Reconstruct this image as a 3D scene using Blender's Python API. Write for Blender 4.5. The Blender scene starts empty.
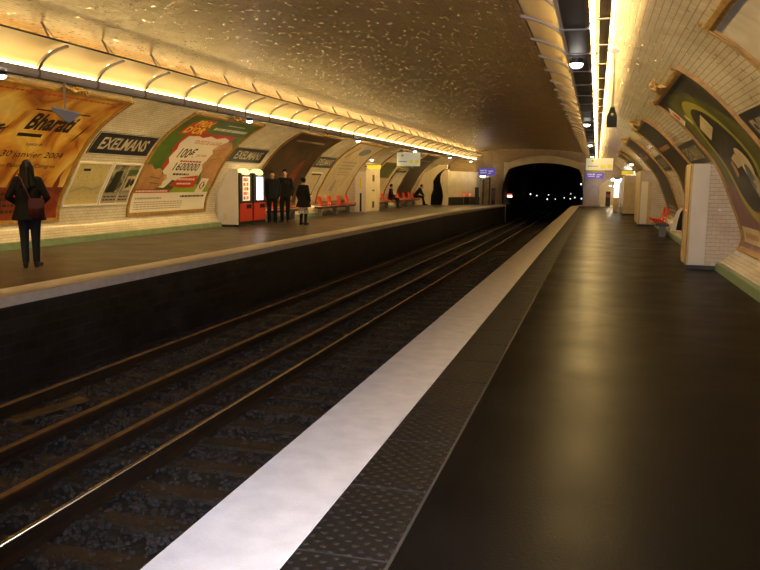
import bpy, bmesh, math, random
from mathutils import Vector, Matrix
random.seed(7)
SC = bpy.context.scene
COL = SC.collection
PI = math.pi

# ------------------------------------------------------------------ materials
def nt_new(name):
    m = bpy.data.materials.new(name); m.use_nodes = True
    return m, m.node_tree, m.node_tree.nodes['Principled BSDF']

def mat(name, col, rough=.5, metal=0., var=0., scale=6., bump=0., bscale=40., spec=.5, coat=0., col2=None):
    m, nt, b = nt_new(name)
    b.inputs['Base Color'].default_value = (*col, 1)
    b.inputs['Roughness'].default_value = rough
    b.inputs['Metallic'].default_value = metal
    b.inputs['Specular IOR Level'].default_value = spec
    b.inputs['Coat Weight'].default_value = coat
    tc = nt.nodes.new('ShaderNodeTexCoord')
    if var > 0 or col2:
        n = nt.nodes.new('ShaderNodeTexNoise'); n.inputs['Scale'].default_value = scale; n.inputs['Detail'].default_value = 6
        nt.links.new(tc.outputs['Object'], n.inputs['Vector'])
        r = nt.nodes.new('ShaderNodeValToRGB')
        r.color_ramp.elements[0].position = .3; r.color_ramp.elements[1].position = .72
        c2 = col2 or tuple(min(1, c*(1+var)) for c in col)
        c1 = col if col2 else tuple(c*(1-var) for c in col)
        r.color_ramp.elements[0].color = (*c1, 1); r.color_ramp.elements[1].color = (*c2, 1)
        nt.links.new(n.outputs['Fac'], r.inputs['Fac']); nt.links.new(r.outputs['Color'], b.inputs['Base Color'])
    if bump > 0:
        n2 = nt.nodes.new('ShaderNodeTexNoise'); n2.inputs['Scale'].default_value = bscale; n2.inputs['Detail'].default_value = 4
        nt.links.new(tc.outputs['Object'], n2.inputs['Vector'])
        bp = nt.nodes.new('ShaderNodeBump'); bp.inputs['Strength'].default_value = bump; bp.inputs['Distance'].default_value = .01
        nt.links.new(n2.outputs['Fac'], bp.inputs['Height']); nt.links.new(bp.outputs['Normal'], b.inputs['Normal'])
    return m

def emit(name, col, strength, base=(.8, .8, .8)):
    m, nt, b = nt_new(name)
    b.inputs['Base Color'].default_value = (*base, 1)
    b.inputs['Emission Color'].default_value = (*col, 1)
    b.inputs['Emission Strength'].default_value = strength
    return m

def math_node(nt, op, a=None, b=None, va=None, vb=None):
    n = nt.nodes.new('ShaderNodeMath'); n.operation = op
    if a is not None: nt.links.new(a, n.inputs[0])
    if b is not None: nt.links.new(b, n.inputs[1])
    if va is not None: n.inputs[0].default_value = va
    if vb is not None: n.inputs[1].default_value = vb
    return n.outputs[0]

def tile_mat(name, c1, c2, mortar, bw=.14, rh=.068, ms=.003, rough=.16, row_shading=.006, spark=.6, coat=.7, glint=.975, tilt=.09, bump=.22, dirt=.25):
    """bevelled glazed brick tiles; UV in metres"""
    m, nt, b = nt_new(name); L = nt.links
    uv = nt.nodes.new('ShaderNodeUVMap')
    br = nt.nodes.new('ShaderNodeTexBrick')
    br.inputs['Scale'].default_value = 1; br.inputs['Brick Width'].default_value = bw; br.inputs['Row Height'].default_value = rh
    br.inputs['Mortar Size'].default_value = ms; br.inputs['Mortar Smooth'].default_value = .3
    br.inputs['Color1'].default_value = (*c1, 1); br.inputs['Color2'].default_value = (*c2, 1); br.inputs['Mortar'].default_value = (*mortar, 1)
    L.new(uv.outputs['UV'], br.inputs['Vector'])
    rw = nt.nodes.new('ShaderNodeTexBrick'); rw.inputs['Scale'].default_value = 1; rw.inputs['Brick Width'].default_value = 500; rw.inputs['Row Height'].default_value = rh
    rw.inputs['Mortar Size'].default_value = row_shading; rw.inputs['Mortar Smooth'].default_value = .6
    L.new(uv.outputs['UV'], rw.inputs['Vector'])
    rx = nt.nodes.new('ShaderNodeMix'); rx.data_type = 'RGBA'; rx.inputs[7].default_value = (*mortar, 1)
    L.new(math_node(nt, 'MULTIPLY', rw.outputs['Fac'], vb=.75), rx.inputs[0]); L.new(br.outputs['Color'], rx.inputs[6])  # widened row joints paint the tiles' bevel shading into the colour
    # broad grime
    nz = nt.nodes.new('ShaderNodeTexNoise'); nz.inputs['Scale'].default_value = .9; nz.inputs['Detail'].default_value = 7; nz.inputs['Roughness'].default_value = .65
    L.new(uv.outputs['UV'], nz.inputs['Vector'])
    rp = nt.nodes.new('ShaderNodeValToRGB'); rp.color_ramp.elements[0].position = .35; rp.color_ramp.elements[1].position = .65
    rp.color_ramp.elements[0].color = (1-dirt, 1-dirt*1.15, 1-dirt*1.4, 1); rp.color_ramp.elements[1].color = (1, 1, 1, 1)
    L.new(nz.outputs['Fac'], rp.inputs['Fac'])
    mx = nt.nodes.new('ShaderNodeMix'); mx.data_type = 'RGBA'; mx.blend_type = 'MULTIPLY'; mx.inputs[0].default_value = 1
    L.new(rx.outputs[2], mx.inputs[6]); L.new(rp.outputs['Color'], mx.inputs[7])
    L.new(mx.outputs[2], b.inputs['Base Color'])
    b.inputs['Roughness'].default_value = rough
    # every tile sits at its own slight angle
    sp = nt.nodes.new('ShaderNodeSeparateXYZ'); L.new(uv.outputs['UV'], sp.inputs[0])
    row = math_node(nt, 'FLOOR', math_node(nt, 'DIVIDE', sp.outputs['Y'], vb=rh))
    half = math_node(nt, 'MULTIPLY', math_node(nt, 'MODULO', row, vb=2.), vb=.5)
    colm = math_node(nt, 'FLOOR', math_node(nt, 'ADD', math_node(nt, 'DIVIDE', sp.outputs['X'], vb=bw), half))
    cb = nt.nodes.new('ShaderNodeCombineXYZ'); L.new(row, cb.inputs[0]); L.new(colm, cb.inputs[1])
    wn = nt.nodes.new('ShaderNodeTexWhiteNoise'); wn.noise_dimensions = '2D'; L.new(cb.outputs[0], wn.inputs['Vector'])
    # a few glints, each no bigger than one bevelled corner
    gc = nt.nodes.new('ShaderNodeCombineXYZ'); L.new(math_node(nt, 'FLOOR', math_node(nt, 'DIVIDE', sp.outputs['X'], vb=.06)), gc.inputs[0]); L.new(math_node(nt, 'FLOOR', math_node(nt, 'DIVIDE', sp.outputs['Y'], vb=.034)), gc.inputs[1])
    gn = nt.nodes.new('ShaderNodeTexWhiteNoise'); gn.noise_dimensions = '2D'; L.new(gc.outputs[0], gn.inputs['Vector'])
    def tilted(rand, scale, base):
        a = nt.nodes.new('ShaderNodeVectorMath'); a.operation = 'SUBTRACT'; a.inputs[1].default_value = (.5, .5, .5); L.new(rand, a.inputs[0])
        c = nt.nodes.new('ShaderNodeVectorMath'); c.operation = 'SCALE'; L.new(a.outputs[0], c.inputs[0])
        if isinstance(scale, float): c.inputs['Scale'].default_value = scale
        else: L.new(scale, c.inputs['Scale'])
        d = nt.nodes.new('ShaderNodeVectorMath'); d.operation = 'ADD'; L.new(base, d.inputs[0]); L.new(c.outputs[0], d.inputs[1])
        e = nt.nodes.new('ShaderNodeVectorMath'); e.operation = 'NORMALIZE'; L.new(d.outputs[0], e.inputs[0]); return e.outputs[0]
    bp = nt.nodes.new('ShaderNodeBump'); bp.inputs['Strength'].default_value = bump; bp.inputs['Distance'].default_value = .004; bp.invert = True
    L.new(math_node(nt, 'MAXIMUM', br.outputs['Fac'], rw.outputs['Fac']), bp.inputs['Height'])
    nrm = tilted(wn.outputs['Color'], tilt, bp.outputs['Normal'])
    L.new(nrm, b.inputs['Normal'])
    # glaze: only a few bevelled corners catch a lamp
    pw = math_node(nt, 'GREATER_THAN', gn.outputs['Value'], vb=glint)
    L.new(tilted(wn.outputs['Color'], spark, nrm), b.inputs['Coat Normal'])
    cw = math_node(nt, 'MULTIPLY', pw, vb=coat); L.new(cw, b.inputs['Coat Weight']); b.inputs['Coat Roughness'].default_value = .10
    return m

WARM = (1.0, .665, .235)
M = dict(
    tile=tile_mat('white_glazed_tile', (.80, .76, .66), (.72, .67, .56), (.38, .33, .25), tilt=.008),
    vault=tile_mat('vault_tile_shaded', (.42, .30, .165), (.33, .24, .13), (.13, .09, .048), dirt=.30, tilt=.006, rough=.36, bump=.5, spark=.8, coat=1., glint=.925),  # the wall tile again, with the vault's weak light put into its colour
    endtile=tile_mat('end_wall_tile', (.44, .35, .22), (.36, .28, .17), (.16, .12, .07), dirt=.3, tilt=.006),
    pier_tile=tile_mat('pier_tile', (.68, .62, .56), (.62, .55, .50), (.38, .33, .30), tilt=.012, spark=.5),
    pit_tile=tile_mat('sooty_tile', (.034, .034, .037), (.014, .014, .016), (.040, .040, .044), bw=.3, rh=.15, ms=.012, rough=.45, tilt=.02, dirt=.6, row_shading=.008),  # joints painted paler and bluish for flash light on the brick relief
    plaster=mat('smooth_plaster', (.66, .62, .58), .5, var=.06, scale=3),
    tan=mat('tan_stone', (.50, .40, .22), .45, var=.12, scale=5),
    cream=mat('cream_wall', (.62, .54, .38), .45, var=.1, scale=2),
    gold=mat('gilded_ceramic', (.34, .20, .045), .45, var=.3, scale=9, bump=.3, bscale=30),
    bronze=mat('brown_frame', (.16, .09, .025), .35, var=.2),
    green=mat('green_skirting', (.17, .26, .16), .3, var=.15),
    edge=mat('white_edge_paint', (.74, .71, .70), .55, var=.10, scale=7, bump=.25, bscale=60),
    edge_far=mat('cream_edge_paint', (.62, .56, .50), .5, var=.1, scale=6),
    ballast=mat('ballast_stone', (.017, .0155, .0145), .75, var=.5, scale=14, bump=.8, bscale=60),
    stone=mat('track_stone', (.042, .038, .036), .7, var=.4, spec=.2, scale=3),
    sleeper=mat('oak_sleeper', (.038, .025, .014), .7, var=.35, scale=5, bump=.4),
    rail_side=mat('rusty_steel', (.035, .02, .012), .6, metal=.3, var=.3),
    rail_top=mat('polished_rail_head', (.80, .68, .46), .24, metal=1),
    power_top=mat('worn_power_rail', (.20, .125, .05), .42, metal=.55, var=.25, scale=4),
    insul=mat('dark_insulator', (.02, .017, .015), .5),
    gut_shaded=mat('gutter_grey_shaded', (.075, .06, .05), .45, spec=.25),  # shaded copy of the gutter grey, for faces seen from below
    grey=mat('grey_painted_metal', (.20, .17, .15), .4), ribgrey=mat('grey_rib_metal', (.27, .235, .22), .45),
    gut_lit=mat('gutter_grey_lit', (.70, .64, .60), .38, var=.1),  # lit copy of the gutter grey, its brightness put into the colour
    flange=mat('brown_flange', (.26, .19, .09), .5),
    steel=mat('brushed_steel', (.5, .47, .43), .3, metal=.9),
    pale=mat('pale_painted_pole', (.40, .33, .22), .4),
    black=mat('black_plastic', (.010, .010, .010), .6, spec=.15),
    darkmetal=mat('dark_metal', (.03, .028, .027), .35, metal=.4),
    red=mat('red_seat_plastic', (.90, .085, .025), .3, coat=.3),
    redpanel=mat('red_machine_front', (.42, .03, .012), .35),
    blue=mat('dark_blue_enamel', (.013, .018, .028), .4),
    white=mat('white_enamel', (.75, .70, .60), .4), cream_ink=mat('cream_enamel', (.50, .45, .34), .4),
    ink=mat('black_ink', (.015, .012, .01), .5),
    paper=mat('paper_scrap', (.75, .75, .78), .7),
    concrete=mat('dark_tunnel_concrete', (.015, .014, .013), .8, var=.3),
    void=mat('unlit_opening', (.004, .004, .004), .9),
    bulb=emit('white_lamp_glass', (1, .93, .80), 14),
    tunnel_bulb=emit('tunnel_lamp_glass', (1, .95, .82), 3.0),
    red_bulb=emit('red_signal_glass', (1, .05, .02), 2.5),
    lit=emit('lit_machine_window', (1, .86, .95), 1.6),
    yellow=mat('yellow_sign', (.75, .60, .03), .4),
    ygreen=mat('yellow_green_band', (.50, .52, .04), .4),
    purple=emit('blue_lit_sign', (.12, .08, .55), .55, (.08, .06, .4)),
    signwhite=emit('backlit_white_sign', (.9, .85, .55), .28, (.7, .68, .55)),
    signyellow=emit('backlit_yellow_sign', (1., .8, .05), .30, (.8, .65, .05)),
    skin=mat('skin', (.45, .25, .16), .5),
    hair=mat('dark_hair', (.006, .0045, .0035), .5, spec=.12),
    coat=mat('black_wool', (.005, .0045, .005), .8, spec=.12, bump=.2, bscale=80),
    suit=mat('black_suit', (.008, .008, .009), .7, spec=.12),
    jeans=mat('dark_denim', (.012, .014, .020), .75, spec=.12),
    boot=mat('black_leather', (.007, .006, .006), .5, spec=.2),
    bag=mat('maroon_leather', (.055, .012, .008), .55, spec=.2),
    skirt=mat('patterned_skirt', (.05, .04, .035), .7, col2=(.62, .55, .45), scale=22),
)

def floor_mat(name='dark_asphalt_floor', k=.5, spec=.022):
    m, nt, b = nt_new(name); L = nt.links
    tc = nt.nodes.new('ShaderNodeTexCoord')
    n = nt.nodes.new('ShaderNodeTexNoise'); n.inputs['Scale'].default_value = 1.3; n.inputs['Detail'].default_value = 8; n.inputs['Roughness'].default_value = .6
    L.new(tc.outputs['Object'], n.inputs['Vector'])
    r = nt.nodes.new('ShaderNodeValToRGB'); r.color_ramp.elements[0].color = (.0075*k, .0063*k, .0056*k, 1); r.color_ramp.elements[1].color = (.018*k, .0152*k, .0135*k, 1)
    L.new(n.outputs['Fac'], r.inputs['Fac'])
    sp = nt.nodes.new('ShaderNodeTexVoronoi'); sp.inputs['Scale'].default_value = 9; L.new(tc.outputs['Object'], sp.inputs['Vector'])
    r2 = nt.nodes.new('ShaderNodeValToRGB'); r2.color_ramp.elements[0].color = (1, 1, 1, 1); r2.color_ramp.elements[0].position = .012
    r2.color_ramp.elements[1].color = (0, 0, 0, 1); r2.color_ramp.elements[1].position = .02
    L.new(sp.outputs['Distance'], r2.inputs['Fac'])
    mx = nt.nodes.new('ShaderNodeMix'); mx.data_type = 'RGBA'; mx.inputs[7].default_value = (.25, .24, .24, 1)
    L.new(r2.outputs['Color'], mx.inputs[0]); L.new(r.outputs['Color'], mx.inputs[6]); L.new(mx.outputs[2], b.inputs['Base Color'])
    rr = nt.nodes.new('ShaderNodeMapRange'); rr.inputs['To Min'].default_value = .29; rr.inputs['To Max'].default_value = .38
    rr.inputs['From Min'].default_value = .35; rr.inputs['From Max'].default_value = .65
    L.new(n.outputs['Fac'], rr.inputs['Value']); L.new(rr.outputs[0], b.inputs['Roughness'])
    n3 = nt.nodes.new('ShaderNodeTexNoise'); n3.inputs['Scale'].default_value = 55; n3.inputs['Detail'].default_value = 3; L.new(tc.outputs['Object'], n3.inputs['Vector'])
    bp = nt.nodes.new('ShaderNodeBump'); bp.inputs['Strength'].default_value = .12; bp.inputs['Distance'].default_value = .01
    L.new(n3.outputs['Fac'], bp.inputs['Height']); L.new(bp.outputs['Normal'], b.inputs['Normal'])
    b.inputs['Specular IOR Level'].default_value = spec
    return m
def opal_mat():
    m, nt, b = nt_new('cream_opal_panel'); L = nt.links
    b.inputs['Base Color'].default_value = (.74, .62, .40, 1); b.inputs['Roughness'].default_value = .4
    tl_ = nt.nodes.new('ShaderNodeBsdfTranslucent'); tl_.inputs['Color'].default_value = (.80, .68, .44, 1)
    mx = nt.nodes.new('ShaderNodeMixShader'); mx.inputs[0].default_value = .12
    L.new(b.outputs[0], mx.inputs[1]); L.new(tl_.outputs[0], mx.inputs[2]); L.new(mx.outputs[0], nt.nodes['Material Output'].inputs['Surface'])
    return m
M['reflector'] = opal_mat()
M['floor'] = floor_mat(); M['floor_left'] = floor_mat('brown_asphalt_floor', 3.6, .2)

def tactile_mat():
    m, nt, b = nt_new('studded_rubber'); L = nt.links
    tc = nt.nodes.new('ShaderNodeTexCoord')
    v = nt.nodes.new('ShaderNodeTexVoronoi'); v.inputs['Scale'].default_value = 18; v.inputs['Randomness'].default_value = 0
    mp = nt.nodes.new('ShaderNodeMapping'); mp.inputs['Rotation'].default_value = (0, 0, PI/4)
    sx = nt.nodes.new('ShaderNodeVectorMath'); sx.operation = 'MULTIPLY'; sx.inputs[1].default_value = (1, 1, 0)
    L.new(tc.outputs['Object'], mp.inputs['Vector']); L.new(mp.outputs[0], sx.inputs[0]); L.new(sx.outputs[0], v.inputs['Vector'])
    r = nt.nodes.new('ShaderNodeValToRGB'); r.color_ramp.interpolation = 'EASE'
    r.color_ramp.elements[0].position = .12; r.color_ramp.elements[0].color = (1, 1, 1, 1)
    r.color_ramp.elements[1].position = .32; r.color_ramp.elements[1].color = (0, 0, 0, 1)
    L.new(v.outputs['Distance'], r.inputs['Fac'])
    bp = nt.nodes.new('ShaderNodeBump'); bp.inputs['Strength'].default_value = 1; bp.inputs['Distance'].default_value = .006
    L.new(r.outputs['Color'], bp.inputs['Height']); L.new(bp.outputs['Normal'], b.inputs['Normal'])
    mx = nt.nodes.new('ShaderNodeMix'); mx.data_type = 'RGBA'; mx.inputs[6].default_value = (.012, .0105, .010, 1); mx.inputs[7].default_value = (.032, .029, .028, 1)
    L.new(r.outputs['Color'], mx.inputs[0]); L.new(mx.outputs[2], b.inputs['Base Color'])
    b.inputs['Roughness'].default_value = .5; b.inputs['Specular IOR Level'].default_value = .15
    return m
M['tactile'] = tactile_mat()
M['joint'] = mat('grey_joint', (.04, .037, .035), .6, var=.2)

# ------------------------------------------------------------------ object helpers
def link(o, parent=None):
    COL.objects.link(o)
    if parent is not None: o.parent = parent
    return o

def mesh_obj(name, bm, m, parent=None, smooth=False):
    me = bpy.data.meshes.new(name)
    bmesh.ops.recalc_face_normals(bm, faces=bm.faces[:])
    bm.to_mesh(me); bm.free()
    for x in (m if isinstance(m, (list, tuple)) else [m]): me.materials.append(x)
    if smooth:
        for p in me.polygons: p.use_smooth = True
    return link(bpy.data.objects.new(name, me), parent)

def tag(o, label=None, cat=None, group=None, kind=None):
    if label: o['label'] = label
    if cat: o['category'] = cat
    if group: o['group'] = group
    if kind: o['kind'] = kind
    return o

def thing(name, label, cat, loc=(0, 0, 0), rz=0., group=None):
    o = link(bpy.data.objects.new(name, None)); o.empty_display_size = .1
    o.location = loc; o.rotation_euler = (0, 0, rz)
    return tag(o, label, cat, group)

def struct(o, label=None):
    o['kind'] = 'structure'
    if label: o['label'] = label
    return o

def dup(root, loc=None, label=None, group=None):
    r = root.copy(); COL.objects.link(r)
    if loc is not None: r.location = loc
    if label: r['label'] = label
    if group: r['group'] = group
    for ch in list(root.children):
        c = ch.copy(); COL.objects.link(c); c.parent = r
        for g in list(ch.children):
            d = g.copy(); COL.objects.link(d); d.parent = c
    return r

def box(bm, x0, x1, y0, y1, z0, z1, mi=0, bevel=0.):
    r = bmesh.ops.create_cube(bm, size=1)
    bmesh.ops.scale(bm, verts=r['verts'], vec=(abs(x1-x0), abs(y1-y0), abs(z1-z0)))
    bmesh.ops.translate(bm, verts=r['verts'], vec=((x0+x1)/2, (y0+y1)/2, (z0+z1)/2))
    fs = set(f for v in r['verts'] for f in v.link_faces)
    for f in fs: f.material_index = mi
    if bevel > 0:
        es = set(e for v in r['verts'] for e in v.link_edges)
        rb = bmesh.ops.bevel(bm, geom=list(es), offset=bevel, segments=2, affect='EDGES')
        for f in rb['faces']: f.material_index = mi
    return r['verts']

def tube(bm, pts, radii, n=10, caps=True, mi=0):
    pts = [Vector(p) for p in pts]
    if not isinstance(radii, (list, tuple)): radii = [radii]*len(pts)
    rings = []
    up = Vector((0, 0, 1))
    d0 = (pts[1]-pts[0]).normalized()
    a = up.cross(d0)
    if a.length < 1e-3: a = Vector((1, 0, 0))
    a.normalize()
    for i, p in enumerate(pts):
        d = (pts[min(i+1, len(pts)-1)] - pts[max(i-1, 0)]).normalized()
        a = (a - d*a.dot(d)); a.normalize(); b = d.cross(a)
        rings.append([bm.verts.new(p + (a*math.cos(2*PI*k/n) + b*math.sin(2*PI*k/n))*radii[i]) for k in range(n)])
    for r0, r1 in zip(rings, rings[1:]):
        for k in range(n):
            f = bm.faces.new((r0[k], r0[(k+1) % n], r1[(k+1) % n], r1[k])); f.material_index = mi
    if caps:
        for r in (rings[0][::-1], rings[-1]):
            f = bm.faces.new(r); f.material_index = mi

def ball(bm, c, r, seg=12, mi=0):
    if not isinstance(r, (list, tuple)): r = (r, r, r)
    q = bmesh.ops.create_uvsphere(bm, u_segments=seg, v_segments=max(6, seg*2//3), radius=1)
    bmesh.ops.scale(bm, verts=q['verts'], vec=r); bmesh.ops.translate(bm, verts=q['verts'], vec=c)
    for f in set(f for v in q['verts'] for f in v.link_faces): f.material_index = mi
    return q['verts']

def prism(bm, pts, axis, a0, a1, mi=0):
    """polygon extruded along axis ('x','y','z'); pts are the other two coordinates in order"""
    def P(p, a):
        return {'x': (a, p[0], p[1]), 'y': (p[0], a, p[1]), 'z': (p[0], p[1], a)}[axis]
    v0 = [bm.verts.new(P(p, a0)) for p in pts]; v1 = [bm.verts.new(P(p, a1)) for p in pts]
    n = len(pts)
    fs = [bm.faces.new(v0), bm.faces.new(v1[::-1])]
    for i in range(n): fs.append(bm.faces.new((v0[i], v0[(i+1) % n], v1[(i+1) % n], v1[i])))
    for f in fs: f.material_index = mi
    return fs

def box_uv(me):
    """metre UVs by dominant axis"""
    uv = me.uv_layers.new(name='UVMap')
    for p in me.polygons:
        n = p.normal
        for li in p.loop_indices:
            c = me.vertices[me.loops[li].vertex_index].co
            if abs(n.x) > .7: uv.data[li].uv = (c.y, c.z)
            elif abs(n.y) > .7: uv.data[li].uv = (c.x, c.z)
            else: uv.data[li].uv = (c.x, c.y)

def sheet(bm, line, thick, y0, y1, mi=0):
    """strip of constant thickness following a polyline in x,z, from y0 to y1"""
    n = len(line); off = []
    for i in range(n):
        a = Vector(line[max(i-1, 0)]); b = Vector(line[min(i+1, n-1)])
        t = (b-a).normalized(); off.append(Vector((-t.y, t.x))*thick)
    pts = [tuple(p) for p in line] + [tuple(Vector(line[i])+off[i]) for i in range(n-1, -1, -1)]
    A = [bm.verts.new((p[0], y0, p[1])) for p in pts]; B = [bm.verts.new((p[0], y1, p[1])) for p in pts]
    m = len(pts); fs = []
    for i in range(m): fs.append(bm.faces.new((A[i], A[(i+1) % m], B[(i+1) % m], B[i])))
    for i in range(n-1):
        fs.append(bm.faces.new((A[i], A[i+1], A[m-2-i], A[m-1-i]))); fs.append(bm.faces.new((B[i], B[i+1], B[m-2-i], B[m-1-i])))
    for f in fs: f.material_index = mi

# ------------------------------------------------------------------ vault profile
XL, XR = -11.14, 2.08
YB, YE = -5.0, 54.0
OFF = [(.02, -.2), (0, 0), (-.02, .13), (-.15, .29), (-.22, .48), (-.18, .80), (-.08, 1.08), (.05, 1.30), (.27, 1.7), (.6, 2.17), (.92, 2.5), (1.22, 2.72), (1.55, 2.92), (2.0, 3.15), (2.6, 3.38), (3.3, 3.56), (4.3, 3.69), (5.4, 3.75), (6.535, 3.77)]
def catmull(P, n=8):
    out = []
    for i in range(len(P)-1):
        p0 = P[max(i-1, 0)]; p1 = P[i]; p2 = P[i+1]; p3 = P[min(i+2, len(P)-1)]
        for k in range(n):
            t = k/n
            out.append(tuple(.5*((2*p1[j]) + (-p0[j]+p2[j])*t + (2*p0[j]-5*p1[j]+4*p2[j]-p3[j])*t*t + (-p0[j]+3*p1[j]-3*p2[j]+p3[j])*t**3) for j in (0, 1)))
    out.append(P[-1]); return out
OFFR = [(.02, -.2), (0, 0), (-.02, .13), (-.22, .28), (-.35, .45), (-.38, .60), (-.30, .85), (-.17, 1.17), (.09, 1.757), (.52, 2.28), (.90, 2.65), (1.26, 2.89), (1.73, 3.1), (2.28, 3.28), (2.98, 3.46), (3.8, 3.6), (5.0, 3.71), (6.685, 3.77)]
CURS = {'L': catmull(OFF), 'R': catmull(OFFR)}
ARCL = {}
for sd, cv in CURS.items():
    ARCL[sd] = [0.]
    for a, b in zip(cv, cv[1:]): ARCL[sd].append(ARCL[sd][-1] + math.hypot(b[0]-a[0], b[1]-a[1]))
def s_of_z(z, side='L'):
    C_, A_ = CURS[side], ARCL[side]
    for i in range(len(C_)-1):
        if C_[i][1] <= z <= C_[i+1][1]:
            t = (z-C_[i][1])/(C_[i+1][1]-C_[i][1]); return A_[i] + t*(A_[i+1]-A_[i])
    return A_[-1]
def at_s(side, s, off=0.):
    CUR, ARC = CURS[side], ARCL[side]
    i = 0
    while i < len(ARC)-2 and ARC[i+1] < s: i += 1
    t = (s-ARC[i])/(ARC[i+1]-ARC[i])
    o = CUR[i][0] + t*(CUR[i+1][0]-CUR[i][0]); z = CUR[i][1] + t*(CUR[i+1][1]-CUR[i][1])
    dx, dz = CUR[i+1][0]-CUR[i][0], CUR[i+1][1]-CUR[i][1]; l = math.hypot(dx, dz)
    nx, nz = dz/l, -dx/l
    o += nx*off; z += nz*off
    return ((XL+o) if side == 'L' else (XR-o)), z
def wall_x(side, z): return at_s(side, s_of_z(z, side))[0]

def shell(name, line, m, y0=YB, y1=YE, v0=0.):
    bm = bmesh.new(); uvl = bm.loops.layers.uv.new('UVMap')
    ys = [y0 + (y1-y0)*k/12 for k in range(13)]
    S = [v0]
    for a, b in zip(line, line[1:]): S.append(S[-1] + math.hypot(b[0]-a[0], b[1]-a[1]))
    V = [[bm.verts.new((x, y, z)) for (x, z) in line] for y in ys]
    for j in range(12):
        for i in range(len(line)-1):
            f = bm.faces.new((V[j][i], V[j][i+1], V[j+1][i+1], V[j+1][i])); f.smooth = True
            for lp, (yy, ss) in zip(f.loops, ((ys[j], S[i]), (ys[j], S[i+1]), (ys[j+1], S[i+1]), (ys[j+1], S[i]))): lp[uvl].uv = (yy, ss)
    me = bpy.data.meshes.new(name); bm.to_mesh(me); bm.free(); me.materials.append(m)
    return struct(link(bpy.data.objects.new(name, me)))

def split(side):
    C_ = CURS[side]; k = next(i for i in range(len(C_)) if C_[i][1] > 3.2)
    f = (lambda o: XL+o) if side == 'L' else (lambda o: XR-o)
    pts = [(f(o), z) for o, z in C_]
    return pts[:k+1], pts[k:], ARCL[side][k]
LL, LH, LV = split('L'); RL, RH, RV = split('R')
shell('wall_left', LL, M['tile']); shell('wall_right', RL, M['tile'])
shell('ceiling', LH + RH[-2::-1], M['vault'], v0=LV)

# ------------------------------------------------------------------ platforms and pit
EL, ER = -6.82, -1.58       # platform edges
ZB = -1.22                  # track bed
def slab(name, x0, x1, z0, z1, m, y0=YB, y1=YE, uv=False, bevel=0.):
    bm = bmesh.new(); box(bm, x0, x1, y0, y1, z0, z1, bevel=bevel)
    o = mesh_obj(name, bm, m)
    if uv: box_uv(o.data)
    return struct(o)
slab('floor', -.69, XR+.1, -.14, 0, M['floor'])
def poly_slab(name, pts, z0, z1, m, uv=False):
    bm = bmesh.new(); prism(bm, pts, 'z', z0, z1); o = mesh_obj(name, bm, m)
    if uv: box_uv(o.data)
    return struct(o)
YT, EE = 36.0, -5.95        # the left edge draws in slightly towards the tunnel
poly_slab('floor', [(XL-.1, YB), (EL-.56, YB), (EL-.56, YT), (EE-.56, YE), (XL-.1, YE)], -.14, 0, M['floor_left'])
slab('trim_1', ER, -1.08, -.14, .002, M['edge'], bevel=.006)
poly_slab('trim_2', [(EL-.56, YB), (EL, YB), (EL, YT), (EE, YE), (EE-.56, YE), (EL-.56, YT)], -.12, .002, M['edge_far'])
bm = bmesh.new()
y = YB + .05
while y < YE-.1:
    box(bm, -1.078, -.705, y, min(y+.685, YE), -.13, .003, bevel=.003); y += .70
struct(mesh_obj('trim_3', bm, M['tactile']))
slab('trim_4', -1.08, -.69, -.14, -.001, M['joint'])
slab('wall_pit_right', -1.72, -1.66, ZB-.05, -.14, M['pit_tile'], uv=True)
poly_slab('wall_pit_left', [(EL-.12, YB), (EL-.05, YB), (EL-.05, YT), (EE-.05, YE), (EE-.12, YE), (EL-.12, YT)], ZB-.05, -.12, M['pit_tile'], uv=True)
def trackbed():
    bm = bmesh.new(); nx, ny = 40, 420
    V = [[None]*(nx+1) for _ in range(ny+1)]
    for j in range(ny+1):
        yy = YB + (YE+40-YB)*j/ny
        for i in range(nx+1):
            xx = EL-.1 + (ER+.1-EL-.05)*i/nx - .0
            V[j][i] = bm.verts.new((xx, yy, ZB + random.uniform(-.018, .018)))
    for j in range(ny):
        for i in range(nx): bm.faces.new((V[j][i], V[j][i+1], V[j+1][i+1], V[j+1][i]))
    return struct(mesh_obj('floor', bm, M['ballast']))
trackbed()
# loose ballast stones
def stones():
    tb = bmesh.new(); bmesh.ops.create_icosphere(tb, subdivisions=1, radius=1)
    IV = [v.co.copy() for v in tb.verts]; IF = [tuple(v.index for v in f.verts) for f in tb.faces]; tb.free()
    CV = [Vector((x, y, z)) for x in (-.7, .7) for y in (-.7, .7) for z in (-.7, .7)]
    CF = [(0, 1, 3, 2), (4, 6, 7, 5), (0, 4, 5, 1), (2, 3, 7, 6), (0, 2, 6, 4), (1, 5, 7, 3)]
    vs, fs = [], []
    for _ in range(22000):
        yy = 2.2 + 26*random.random()**2.0; xx = random.uniform(-6.7, -1.85)
        r = random.uniform(.014, .036)
        V, F = (IV, IF) if yy < 9 else (CV, CF)
        m = Matrix.Rotation(random.random()*6, 3, Vector((random.random(), random.random(), random.random()+.01)).normalized())
        b = len(vs)
        for v in V: vs.append(tuple(m @ (v*r*random.uniform(.72, 1.2)) + Vector((xx, yy, ZB + r*.4))))
        for f in F: fs.append(tuple(b+k for k in f))
    me = bpy.data.meshes.new('ballast'); me.from_pydata(vs, [], fs); me.materials.append(M['stone'])
    o = link(bpy.data.objects.new('ballast', me))
    tag(o, 'loose dark ballast stones lying between the rails and sleepers', 'ballast', kind='stuff')
stones()

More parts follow.
